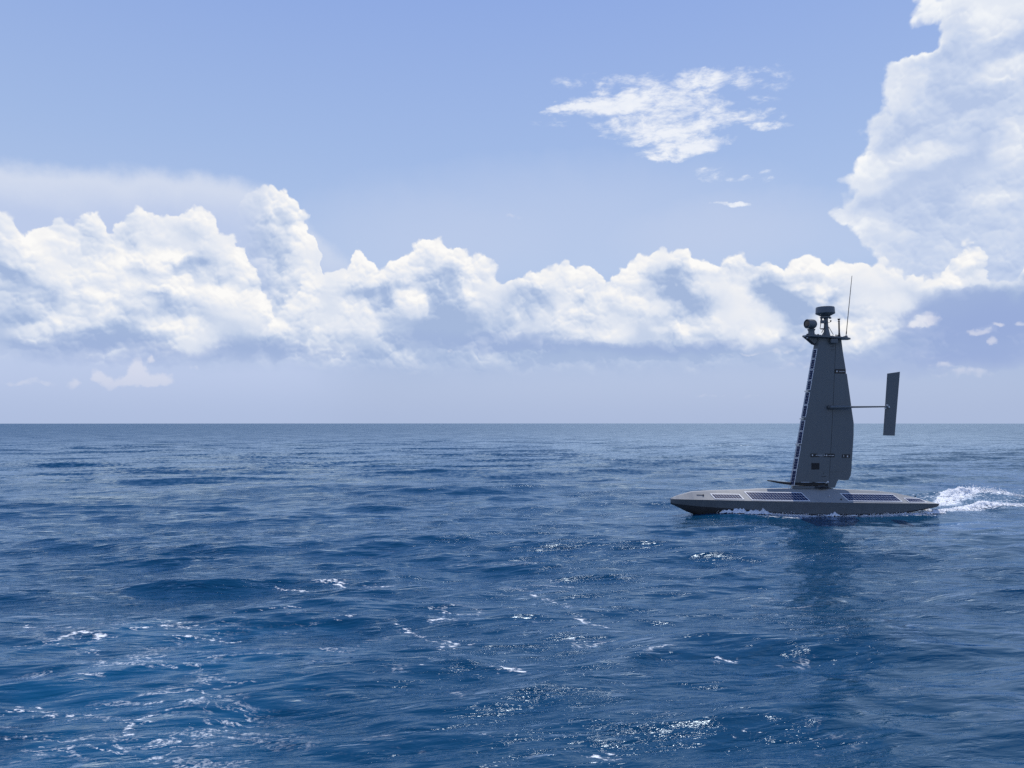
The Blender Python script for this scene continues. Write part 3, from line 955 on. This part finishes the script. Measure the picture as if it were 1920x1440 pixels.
# ------------------------------------------------------------------ the sea
def sea_waves():
    rw = np.random.default_rng(5)
    W = []
    N = 330
    for i in range(N):
        lam = 0.32 * (22.0 / 0.32) ** ((i + rw.random()) / N)
        k = 2 * math.pi / lam
        # mean travel direction: towards the camera, slightly right; shorter waves spread wider
        spread = 0.26 + 0.16 * min(1, 1.0 / lam)
        th = rw.normal(-math.pi / 2 + 0.18, spread)
        msl = 0.0112 if lam < 2.5 else 0.0112 * (2.5 / lam) ** 0.9
        if lam > 9: msl *= (9 / lam) ** 1.5
        if lam < 0.8: msl *= 0.9
        a = msl * math.sqrt(2) / k * rw.uniform(0.7, 1.3)
        W.append((a, k * math.cos(th), k * math.sin(th), rw.random() * 2 * math.pi, lam, math.cos(th), math.sin(th)))
    # a couple of longer, distinct rollers
    W.append((0.085, 2 * math.pi / 9.5 * math.cos(-1.32), 2 * math.pi / 9.5 * math.sin(-1.32), 1.0, 9.5, math.cos(-1.32), math.sin(-1.32)))
    W.append((0.08, 2 * math.pi / 14 * math.cos(-1.75), 2 * math.pi / 14 * math.sin(-1.75), 4.0, 14, math.cos(-1.75), math.sin(-1.75)))
    return W


WAVES = sea_waves()
BX0, BX1 = ORG.x + STA[0][0], ORG.x + STA[-1][0]


def sea_field(X, Y, spacing):
    """displacement (dx, dy, z) and crest measure of the sea at arrays X, Y"""
    n = X.size
    dx = np.zeros(n, np.float32); dy = np.zeros(n, np.float32); z = np.zeros(n, np.float32); J = np.zeros(n, np.float32)
    for a, kx, ky, ph, lam, cx, sy in WAVES:
        idx = np.nonzero(spacing * 2.2 < lam)[0]
        if idx.size == 0: continue
        # rows run outward, so idx is nearly a prefix; fade in as the grid gets fine enough
        sp = spacing[idx]
        f = np.clip((lam / sp - 2.2) / 1.5, 0, 1) * a
        p = X[idx] * kx + Y[idx] * ky + ph
        s = np.sin(p); c = np.cos(p)
        z[idx] += f * c
        q = 0.85
        dx[idx] -= q * f * s * cx; dy[idx] -= q * f * s * sy
        J[idx] += f * (2 * math.pi / lam) * c
    return dx, dy, z, J


def smooth01(t):
    t = np.clip(t, 0, 1); return t * t * (3 - 2 * t)


# wake crest lines (world x,y) measured from the photograph: near and far crest
wk_near = [unproj(1752, 952, 28.3), unproj(1790, 946, 29.2), unproj(1830, 940, 30.2), unproj(1880, 941, 31.0), unproj(1930, 942, 31.6), unproj(2100, 944, 32.5)]
wk_far = [unproj(1735, 938, 29.2), unproj(1765, 930, 31.0), unproj(1790, 921, 33.2), unproj(1830, 917, 34.6), unproj(1880, 922, 34.6), unproj(1930, 930, 33.8), unproj(2100, 934, 34.0)]


def ground(px, py):
    a = unproj(px, py, 10.0); k = CAM_H / (CAM_H - a.z)
    return Vector((a.x * k, a.y * k, 0.0))


# foam streaks and small breaking crests seen on the near water: pixel polylines, half width in metres, strength
DABS = [([(995, 1108), (1040, 1120), (1085, 1134)], .05, .8), ([(1066, 1148), (1085, 1156), (1112, 1172), (1140, 1180)], .05, .75),
        ([(812, 1168), (835, 1165), (856, 1168)], .05, 1.0), ([(740, 1172), (775, 1185), (800, 1196), (845, 1212)], .05, .75),
        ([(835, 1214), (850, 1222), (862, 1216)], .07, .9), ([(945, 1262), (965, 1266), (985, 1268)], .05, 1.0),
        ([(225, 1395), (245, 1372), (275, 1366)], .06, .7), ([(0, 1358), (60, 1352), (130, 1362)], .07, .7), ([(60, 1170), (150, 1180), (230, 1178)], .08, .6),
        ([(255, 1190), (300, 1180), (370, 1182)], .08, .9), ([(120, 1206), (150, 1200), (205, 1206)], .06, 1.0), ([(320, 1202), (380, 1198), (450, 1202)], .06, .75),
        ([(0, 1228), (60, 1222), (110, 1218)], .05, .7), ([(135, 1240), (160, 1228), (195, 1236)], .05, .6), ([(700, 1085), (725, 1090)], .05, .6),
        ([(520, 1092), (560, 1096), (585, 1099)], .05, .8), ([(605, 1084), (630, 1082), (655, 1092)], .06, .95), ([(640, 1168), (668, 1163)], .04, .8),
        ([(1350, 1238), (1378, 1243)], .05, .8), ([(1385, 1390), (1420, 1385)], .04, .6), ([(1115, 1420), (1135, 1432), (1146, 1422)], .05, .8),
        ([(890, 1388), (925, 1402)], .03, .8), ([(0, 1410), (40, 1404)], .04, .7), ([(265, 1412), (300, 1408)], .03, .8), ([(560, 1030), (575, 1034)], .04, .5),
        ([(430, 1160), (520, 1150), (560, 1146)], .05, .5), ([(780, 1262), (810, 1266), (850, 1260)], .04, .5), ([(600, 1258), (680, 1264)], .04, .5)]


def polyline_dist(X, Y, pts):
    d = np.full(X.shape, 1e9, np.float32); tt = np.zeros(X.shape, np.float32)
    for i, (a, b) in enumerate(zip(pts, pts[1:])):
        ax, ay, bx, by = a.x, a.y, b.x, b.y
        L2 = (bx - ax) ** 2 + (by - ay) ** 2
        t = np.clip(((X - ax) * (bx - ax) + (Y - ay) * (by - ay)) / L2, 0, 1)
        q = np.hypot(X - ax - t * (bx - ax), Y - ay - t * (by - ay))
        m_ = q < d
        d = np.where(m_, q, d); tt = np.where(m_, i + t, tt)
    return d, tt


def boat_effects(X, Y):
    """calming of the sea, extra height and foam round the hull"""
    ex = np.maximum(np.maximum(BX0 - X, X - BX1), 0); ey = np.maximum(np.abs(Y - BY) - 0.6, 0)
    dist = np.hypot(ex, ey)
    calm = 0.32 + 0.68 * smooth01(dist / 5.0)
    s = (X - BX0) / (BX1 - BX0)
    side = np.abs(Y - BY) - 0.58
    along = smooth01((s + .02) / .12) * smooth01((1.25 - s) / .2)
    prof = 0.05 * np.sin(s * 2 * math.pi * 1.45 - 1.1)
    hgt = along * (prof + .06) * np.exp(-np.clip(side, 0, 9) / 0.9)
    # diverging wave from the bow
    dv = np.abs(Y - BY) - (0.3 + (X - BX0 - 0.6) * 0.33)
    hgt = hgt + 0.05 * np.exp(-(dv / 0.28) ** 2) * smooth01((s - .05) / .1) * smooth01((0.75 - s) / .5)
    foam = np.exp(-(np.clip(side, 0, 9) / 0.26) ** 2) * smooth01((s - .13) / .12) * smooth01((1.04 - s) / .06) * (side > -.4)
    foam = foam * (0.75 + 0.35 * np.sin(s * 17))
    foam = foam + 0.55 * np.exp(-(dv / 0.2) ** 2) * smooth01((s - .22) / .1) * smooth01((0.62 - s) / .3) * (Y < BY)
    d1, t1 = polyline_dist(X, Y, wk_near); d2, t2 = polyline_dist(X, Y, wk_far)
    k1 = smooth01(t1 / .8) * smooth01((5.0 - t1) / 2.2); k2 = smooth01((t2 - .2) / 1.8) * smooth01((6 - t2) / 2.4)
    hgt = hgt + 0.10 * k1 * np.exp(-(d1 / 0.55) ** 2) + 0.12 * k2 * np.exp(-(d2 / 0.75) ** 2)
    foam = np.maximum(foam, 1.0 * smooth01(t1 / .3) * smooth01((4.8 - t1) / 1.5) * np.exp(-(d1 / 0.38) ** 2))
    foam = np.maximum(foam, 1.0 * smooth01((t2 - .3) / 1.2) * smooth01((5.6 - t2) / 2.0) * np.exp(-(d2 / 0.55) ** 2))
    mid = smooth01((X - BX1) / 2) * np.exp(-(((Y - BY - 3.0 - (X - BX1) * .35) / 2.2) ** 2)) * smooth01((BX1 + 14 - X) / 6)
    foam = np.maximum(foam, 0.30 * mid)
    aer = np.clip(0.8 * mid + foam * .6, 0, 1)
    # three steep rollers seen in the near left of the photograph
    for pts, A in (([(-200, 1000), (0, 1014), (180, 1022), (380, 1034), (520, 1040)], .13), ([(180, 1100), (300, 1094), (430, 1090), (560, 1080), (700, 1078), (860, 1088)], .15),
                   ([(330, 1158), (420, 1146), (520, 1138), (640, 1136), (760, 1142)], .10), ([(880, 1076), (1040, 1070), (1200, 1076), (1330, 1062)], .09)):
        gp = [ground(*p) for p in pts]
        yc = np.interp(X, [p.x for p in gp], [p.y for p in gp]); v = Y - yc
        win = smooth01((X - gp[0].x) / 1.6) * smooth01((gp[-1].x - X) / 1.6) * (Y > 2)
        hgt = hgt + A * win * np.where(v < 0, np.exp(-(v / .42) ** 2), np.exp(-(v / 1.5) ** 2))
    for pts, w, k in DABS:
        gp = [ground(*p) for p in pts]
        x0, x1 = min(p.x for p in gp) - 1, max(p.x for p in gp) + 1; y0, y1 = min(p.y for p in gp) - 1, max(p.y for p in gp) + 1
        idx = np.nonzero((X > x0) & (X < x1) & (Y > y0) & (Y < y1))[0]
        if idx.size == 0: continue
        d, _ = polyline_dist(X[idx], Y[idx], gp)
        foam[idx] = np.maximum(foam[idx], k * .34 * np.exp(-(d / (w * .6)) ** 2) + .28 * k * np.exp(-(d / (w * 3.5)) ** 2))
    return calm, hgt, foam, aer


def build_water():
    # angular grid round the camera's foot, fine where the photo looks
    fine = R(0.066)
    angs = list(np.arange(-R(39), R(39), fine))
    a = R(39)
    step = fine
    side = []
    while a < math.pi:
        side.append(a); step = min(step * 1.16, R(4)); a += step
    side = [s for s in side if s < math.pi - R(1.5)]
    ang = np.array([-s for s in side[::-1]][:] + angs[1:] + side, np.float64)
    nA = ang.size
    # radial rows: constant step on screen, then geometric to the horizon
    inv0, inv1 = 1 / 5.6, 1 / 900.0
    rows = 1 / np.linspace(inv0, inv1, 900)
    far = 900 * (60000 / 900.0) ** (np.arange(1, 40) / 39)
    near = np.linspace(0.6, 5.3, 26)
    rad = np.concatenate([near, rows, far])
    nR = rad.size
    RR, AA = np.meshgrid(rad, ang, indexing='ij')
    X = (RR * np.sin(AA)).ravel().astype(np.float32); Y = (RR * np.cos(AA)).ravel().astype(np.float32)
    dr = np.gradient(rad); da = np.gradient(ang)
    spacing = np.maximum(dr[:, None] * 0.9, RR * np.abs(da)[None, :]).ravel().astype(np.float32)
    dx, dy, z, J = sea_field(X, Y, spacing)
    calm, hgt, foam, aer = boat_effects(X, Y)
    # rollers standing out in the near left part of the view
    co = np.empty((X.size, 3), np.float32)
    co[:, 0] = X + dx * calm; co[:, 1] = Y + dy * calm; co[:, 2] = z * calm + hgt
    # earth's curve beyond some kilometres
    co[:, 2] -= (RR.ravel() ** 2 / (2 * 6.371e6)).astype(np.float32)
    # whitening where crests are steep
    crest = np.clip((J - 0.42) / 0.25, 0, 1)
    i0 = np.arange(nR - 1)[:, None] * nA + np.arange(nA)[None, :]
    i1 = np.arange(nR - 1)[:, None] * nA + (np.arange(nA)[None, :] + 1) % nA
    quads = np.stack([i0, i1, i1 + nA, i0 + nA], -1).reshape(-1, 4).astype(np.int32)
    nv0 = co.shape[0]
    co = np.vstack([co, [[0, 0, float(co[:nA, 2].mean())]]]).astype(np.float32)
    tris = np.stack([np.full(nA, nv0), (np.arange(nA) + 1) % nA, np.arange(nA)], -1).astype(np.int32)
    me = bpy.data.meshes.new('water')
    nq, ntr = len(quads), len(tris)
    me.vertices.add(len(co)); me.vertices.foreach_set('co', co.ravel())
    me.loops.add(nq * 4 + ntr * 3); me.loops.foreach_set('vertex_index', np.concatenate([quads[:, ::-1].ravel(), tris.ravel()]))
    me.polygons.add(nq + ntr)
    ls = np.concatenate([np.arange(nq) * 4, nq * 4 + np.arange(ntr) * 3]).astype(np.int32)
    me.polygons.foreach_set('loop_start', ls)
    me.update(calc_edges=True)
    me.polygons.foreach_set('use_smooth', np.ones(nq + ntr, bool))
    for nm, arr in (('foam', foam), ('crest', crest), ('aer', aer)):
        at = me.attributes.new(nm, 'FLOAT', 'POINT')
        at.data.foreach_set('value', np.concatenate([arr, [0]]).astype(np.float32))
    o = bpy.data.objects.new('water', me); C.objects.link(o)
    o['kind'] = 'structure'
    return o, me


water, wme = build_water()
if wme.polygons[1000].normal.z < 0: wme.flip_normals()

# water material
m, g, bs, nt = new_mat('sea_water')
geo = nt.nodes.new('ShaderNodeNewGeometry'); pos = S(g, geo.outputs['Position'])


def attr(name):
    n = nt.nodes.new('ShaderNodeAttribute'); n.attribute_name = name; return S(g, n.outputs['Fac'])


px_, py_, pz_ = g.xyz(pos)
pf = g.comb(px_, py_, 0.0)
# slightly rotated, stretched along the crests
pr_ = g.comb(px_ * 0.97 + py_ * 0.22, py_ * 0.97 - px_ * 0.22, 0.0)
st1 = g.v('MULTIPLY', pr_, (0.34, 1.0, 1.0))
warp = g.v('ADD', st1, g.v('SCALE', g.noise(st1, 0.7, 2, .5, color=True), scale=0.35))
n1 = g.noise(warp, 1.5, 3, 0.55)
n2 = g.noise(g.v('MULTIPLY', warp, (0.7, 1.15, 1)), 5.2, 4, 0.58)
n3 = g.noise(g.v('MULTIPLY', pf, (0.55, 1.0, 1)), 13.0, 4, 0.55)
rid = 1.0 - g.m('ABSOLUTE', (n2 - 0.5) * 2.0)
patch = g.ss(g.noise(pf, 0.16, 3, .55), 0.36, 0.66)          # gusts: rougher and calmer patches
dist = g.v('LENGTH', pf)
nearw = g.ss(dist, 70.0, 15.0)
hsum = n1 * 0.18 + (rid * 0.040 + n2 * 0.040) * (patch * 0.8 + 0.4) + n3 * 0.012 * (patch * 0.9 + 0.3)
bump = nt.nodes.new('ShaderNodeBump')
bump.inputs['Strength'].default_value = 1.0
bump.inputs['Distance'].default_value = 1.0
gp0 = ground(1555, 1165)
gust = g.ss(g.v('LENGTH', g.v('MULTIPLY', g.v('SUBTRACT', pf, (gp0.x, gp0.y, 0)), (0.75, 0.5, 0))), 1.4, 0.2, 0.80, 1.8)
lee = g.ss(g.v('LENGTH', g.v('MULTIPLY', g.v('SUBTRACT', pf, (ORG.x + .6, 26.0, 0)), (0.22, 0.42, 0))), 0.5, 1.4, 0.26, 1.0)
g.put(bump.inputs['Height'], hsum * nearw * lee * gust)
# far off, ripples smaller than the mesh are given directly as slopes
def slopes(vec, scale, det, amp):
    c = g.v('SUBTRACT', g.noise(vec, scale, det, 0.6, color=True), (0.5, 0.5, 0.5))
    return g.v('MULTIPLY', c, (amp * 0.8, amp, 0.0))
far_s = g.v('ADD', slopes(g.v('MULTIPLY', pr_, (0.3, 1, 1)), 0.45, 4, 1.7), slopes(pf, 3.0, 2, 0.9))
far_s = g.v('SCALE', far_s, scale=(1.0 - nearw) * (patch * 0.4 + 0.75))
nrm = g.v('NORMALIZE', g.v('ADD', S(g, bump.outputs[0]), far_s))


# foam
fa, cr, ae = attr('foam'), attr('crest'), attr('aer')
# churned water left behind by the photographer's vessel: near left of the view
wl = g.noise(pf, 0.35, 4, .6)
churn = g.ss(px_, -1.2, -3.6) * g.ss(py_, 15.0, 12.2) * g.ss(wl, 0.38, 0.62)
stl = g.v('MULTIPLY', g.v('ADD', pf, g.v('SCALE', g.noise(pf, 1.4, 3, .55, color=True), scale=0.4)), (0.36, 1.0, 1.0))
lace = g.noise(stl, 2.6, 7, 0.62, dist=0.6)
lace_line = g.ss(g.m('ABSOLUTE', lace - 0.5), 0.030, 0.004)
brk = g.noise(pf, 16.0, 5, 0.7)
fleck = g.noise(g.v('MULTIPLY', pf, (.6, 1., 1.)), 0.9, 5, .6)
churn_foam = churn * lace_line * g.ss(brk, 0.42, 0.6) * g.ss(g.noise(pf, .8, 3, .5), .44, .6) * 0.85
midnear = g.ss(py_, 22, 15) * g.ss(px_, -6, -1) * g.ss(px_, 7, 3.5)
streaks = g.ss(g.m('ABSOLUTE', g.noise(stl, 1.1, 6, .6, dist=.8) - 0.5), 0.018, 0.003) * g.ss(g.noise(pf, .5, 4, .6), .56, .68) * 0.75 * g.ss(brk, .40, .56) * midnear
capf = g.ss(cr * 1.25 + (brk - .5) * 1.6 + (fleck - .5) * 2.2 - 0.25, 0.62, 0.95)
hullf = g.ss(fa * 1.2 + (g.noise(g.v('MULTIPLY', pf, (.55, 1, 1)), 11.0, 6, 0.72) - 0.5) * 3.9 + (lace - .5) * 1.4, 0.5, 0.95)
foam = g.m('MAXIMUM', g.m('MAXIMUM', churn_foam, streaks), g.m('MAXIMUM', capf * 0.8, hullf * g.ss(fa, 0.02, .15)), clamp=True)
deep = (0.002, 0.038, 0.090)
turq = (0.004, 0.070, 0.155)
aer_all = g.m('MAXIMUM', churn * 0.8, ae * 0.45, clamp=True)
body = g.mix(aer_all, g.mix(g.noise(pf, 0.09, 3, .5), deep, (0.0025, 0.046, 0.104)), turq)
logd = g.m('LOGARITHM', dist, 10.0)
rough = g.m('ADD', foam * 0.5, g.ss(logd, 1.35, 2.5, 0.07, 0.34) * lee, clamp=True)
# sea water: upwelling blue light under a Fresnel reflection; where waves are finer than
# the mesh the mean reflectance of the tilted facets is lower
dif = nt.nodes.new('ShaderNodeBsdfDiffuse'); g.put(dif.inputs['Color'], body)
glo = nt.nodes.new('ShaderNodeBsdfGlossy'); glo.inputs['Color'].default_value = (0.70, 0.85, 1.0, 1)
g.put(glo.inputs['Roughness'], rough); g.put(glo.inputs['Normal'], nrm); g.put(dif.inputs['Normal'], nrm)
fre = nt.nodes.new('ShaderNodeFresnel'); fre.inputs['IOR'].default_value = 1.40; g.put(fre.inputs['Normal'], nrm)
fac = g.m('MULTIPLY', S(g, fre.outputs[0]), g.ss(logd, 1.35, 2.6, 1.0, 0.42), clamp=True)
mx1 = nt.nodes.new('ShaderNodeMixShader'); g.put(mx1.inputs[0], fac)
nt.links.new(dif.outputs[0], mx1.inputs[1]); nt.links.new(glo.outputs[0], mx1.inputs[2])
fo = nt.nodes.new('ShaderNodeBsdfDiffuse'); fo.inputs['Color'].default_value = (0.8, 0.83, 0.85, 1)
mx2 = nt.nodes.new('ShaderNodeMixShader'); g.put(mx2.inputs[0], foam)
nt.links.new(mx1.outputs[0], mx2.inputs[1]); nt.links.new(fo.outputs[0], mx2.inputs[2])
outn = [n for n in nt.nodes if n.type == 'OUTPUT_MATERIAL'][0]
nt.links.new(mx2.outputs[0], outn.inputs['Surface'])
nt.nodes.remove(bs)
wme.materials.append(m)


# ------------------------------------------------------------------ foam thrown up by hull and wake
def water_h(x, y):
    X = np.array([x], np.float32); Y = np.array([y], np.float32)
    sp = np.array([0.2], np.float32)
    dx, dy, z, J = sea_field(X, Y, sp); calm, hgt, f, ae_ = boat_effects(X, Y)
    return float(z[0] * calm[0] + hgt[0])


def build_heaps():
    """lumpy white crests of foam: solid ridges of froth, broken up where the froth thins out"""
    from mathutils import noise as N_
    V, F = [], []
    def ridge(path, W, H, seed, du=0.03, hfun=None, cut=0.25):
        """path(t)->(x,y) for t in 0..L metres; W half width, H height"""
        L_ = path[1]; n = int(L_ / du); m_ = max(5, int(2 * W / du))
        X = np.zeros((n, m_)); Y = X.copy(); HH = X.copy()
        for i in range(n):
            t = i / (n - 1)
            x, y, nx, ny = path[0](t)
            for j in range(m_):
                w = (j / (m_ - 1) * 2 - 1)
                X[i, j] = x + nx * w * W; Y[i, j] = y + ny * w * W
                p = Vector((X[i, j] * 3.2, Y[i, j] * 3.2, seed))
                big = N_.fractal(p * .35, 0.9, 2.1, 3)
                f = N_.fractal(p, 0.8, 2.2, 5)
                env = (1 - w * w) * hfun(t)
                HH[i, j] = env * (0.85 + 1.15 * f + 0.9 * big) - cut * (1 - 0.3 * hfun(t))
        dx, dy, z, J = sea_field(X.ravel().astype(np.float32), Y.ravel().astype(np.float32), np.full(X.size, .2, np.float32))
        calm, hgt, f_, a_ = boat_effects(X.ravel(), Y.ravel())
        Z = (z * calm + hgt).reshape(X.shape) + np.maximum(HH, -.05) * H
        X = X + (dx * calm).reshape(X.shape); Y = Y + (dy * calm).reshape(X.shape)
        base = len(V)
        for i in range(n):
            for j in range(m_): V.append((X[i, j], Y[i, j], Z[i, j]))
        for i in range(n - 1):
            for j in range(m_ - 1):
                if HH[i, j] > 0 and HH[i + 1, j] > 0 and HH[i, j + 1] > 0 and HH[i + 1, j + 1] > 0:
                    q = base + i * m_ + j
                    F.append((q, q + m_, q + m_ + 1, q + 1))
    def line_path(pts):
        ls = [0.0]
        for a, b in zip(pts, pts[1:]): ls.append(ls[-1] + math.hypot(b.x - a.x, b.y - a.y))
        def f(t):
            d = t * ls[-1]
            for i in range(len(pts) - 1):
                if d <= ls[i + 1] or i == len(pts) - 2:
                    u = (d - ls[i]) / (ls[i + 1] - ls[i]); a, b = pts[i], pts[i + 1]
                    tx, ty = (b.x - a.x) / (ls[i + 1] - ls[i]), (b.y - a.y) / (ls[i + 1] - ls[i])
                    return a.x + (b.x - a.x) * u, a.y + (b.y - a.y) * u, -ty, tx
        return f, ls[-1]
    ridge(line_path(wk_near), 0.36, 0.10, 3.1, hfun=lambda t: 0.45 + 0.75 * math.exp(-((t - .34) / .16) ** 2) - .35 * t)
    ridge(line_path(wk_far), 0.45, 0.11, 7.7, hfun=lambda t: (0.3 + 0.85 * math.exp(-((t - .42) / .17) ** 2) - .15 * t) * min(1, max(0, t - .08) / .2))
    for sgn in (-1, 1):
        def hp(t, sgn=sgn):
            x = BX0 + (0.17 + .85 * t) * (BX1 - BX0)
            return x, BY + sgn * (P(x - ORG.x, 4) + 0.05), 0, sgn
        ridge((hp, .85 * (BX1 - BX0)), 0.17, 0.13, 11.0 + sgn, du=0.022,
              hfun=lambda t: 0.5 + .7 * math.exp(-((t - .17) / .08) ** 2) + .5 * math.sin(t * 15.0 + .2) + .25 * math.sin(t * 41), cut=.42)
    me = bpy.data.meshes.new('wake_foam'); me.from_pydata(V, [], F); me.update()
    bm = bmesh.new(); bm.from_mesh(me)
    bmesh.ops.delete(bm, geom=[v for v in bm.verts if not v.link_faces], context='VERTS')
    bm.to_mesh(me); bm.free()
    me.shade_smooth()
    fm, gg, fb, fnt = new_mat('white_froth')
    geo_ = fnt.nodes.new('ShaderNodeNewGeometry'); pp = S(gg, geo_.outputs['Position'])
    nz = gg.noise(pp, 22.0, 5, .6)
    gg.put(fb.inputs['Base Color'], gg.mix(gg.ss(nz, .35, .62), (0.66, 0.72, 0.77), (0.9, 0.91, 0.92)))
    bp = fnt.nodes.new('ShaderNodeBump'); bp.inputs['Distance'].default_value = 0.04
    gg.put(bp.inputs['Height'], nz); fnt.links.new(bp.outputs[0], fb.inputs['Normal'])
    fb.inputs['Roughness'].default_value = 0.6
    me.materials.append(fm)
    o = bpy.data.objects.new('wake_foam', me); C.objects.link(o)
    o['kind'] = 'stuff'; o['category'] = 'foam'
    o['label'] = 'white froth piled on the wake crests and along the waterline of the hull'


build_heaps()


def build_spray():
    r = random.Random(3)
    base = bmesh.new(); bmesh.ops.create_icosphere(base, subdivisions=1, radius=1.0)
    bv = np.array([v.co[:] for v in base.verts], np.float32); bf = np.array([[v.index for v in f.verts] for f in base.faces], np.int32)
    base.free()
    cs = []
    XS, YS, ZS, SS = [], [], [], []
    def add(x, y, s, up):
        XS.append(x); YS.append(y); SS.append(s); ZS.append(up)
    # along both sides of the hull
    for k in range(3400):
        s = r.random() ** 0.9
        s = 0.16 + s * 0.86
        x = BX0 + s * (BX1 - BX0)
        lx = x - ORG.x
        sgn = -1 if r.random() < 0.78 else 1
        dens = 0.35 + 0.65 * max(0, math.sin(s * 17.0 + 0.7))
        if r.random() > dens: continue
        y = BY + sgn * (P(lx, 4) + 0.02 + abs(r.gauss(0, 0.08)))
        add(x, y, r.uniform(.004, .012), abs(r.gauss(0, 0.035)))
    for line, n, w, up, lo, hi in ((wk_near, 1800, .14, .07, 0.05, 4.6), (wk_far, 1800, .18, .12, 0.9, 5.2)):
        for k in range(n):
            t = lo + (hi - lo) * r.random() ** 0.85; i = min(int(t), len(line) - 2); f = t - i
            clump = mnoise.noise(Vector((t * 2.6, n * .1, 0)))
            if r.random() > 0.55 + 0.9 * clump: continue
            p = line[i].lerp(line[i + 1], f)
            prof = math.exp(-((t - (2.6 if line is wk_far else 2.3)) / 1.5) ** 2)
            add(p.x + r.gauss(0, .15), p.y + r.gauss(0, w), r.uniform(.004, .015) * (1 + .7 * prof), abs(r.gauss(0, up * .6)) * (0.3 + 1.1 * prof))
    X = np.array(XS, np.float32); Y = np.array(YS, np.float32)
    dx, dy, z, J = sea_field(X, Y, np.full(X.shape, 0.2, np.float32)); calm, hgt, f_, a_ = boat_effects(X, Y)
    Z = z * calm + hgt + np.array(ZS, np.float32)
    X = X + dx * calm; Y = Y + dy * calm
    rs = np.random.default_rng(2)
    n = len(X)
    sc = np.array(SS, np.float32)
    jit = 1 + rs.normal(0, .22, (n, bv.shape[0], 3)).astype(np.float32)
    V = bv[None] * jit * sc[:, None, None] * np.array([1.5, 1.2, .9], np.float32) + np.stack([X, Y, Z], -1)[:, None, :]
    F = bf[None] + (np.arange(n) * bv.shape[0])[:, None, None]
    me = bpy.data.meshes.new('spray')
    me.vertices.add(n * bv.shape[0]); me.vertices.foreach_set('co', V.astype(np.float32).ravel())
    nf = n * len(bf)
    me.loops.add(nf * 3); me.loops.foreach_set('vertex_index', F.astype(np.int32).ravel())
    me.polygons.add(nf); me.polygons.foreach_set('loop_start', (np.arange(nf) * 3).astype(np.int32))
    me.update(calc_edges=True)
    o = bpy.data.objects.new('spray', me); C.objects.link(o)
    o['kind'] = 'stuff'
    o['label'] = 'white spray drops flying over the wake and beside the hull'
    o['category'] = 'foam'
    fm, gg, fb, fnt = new_mat('white_foam')
    fb.inputs['Base Color'].default_value = (0.86, 0.88, 0.9, 1)
    fb.inputs['Roughness'].default_value = 0.5
    fb.inputs['Subsurface Weight'].default_value = 0.0
    me.materials.append(fm)


build_spray()

# whole boat pitched a touch bow-up is already in its measured lines
scene.cycles.use_denoising = False
scene.cycles.sample_clamp_direct = 3.5
scene.cycles.max_bounces = 6
scene.cycles.diffuse_bounces = 2
scene.cycles.glossy_bounces = 3
scene.cycles.sample_clamp_indirect = 4
scene.cycles.caustics_reflective = False
scene.cycles.caustics_refractive = False
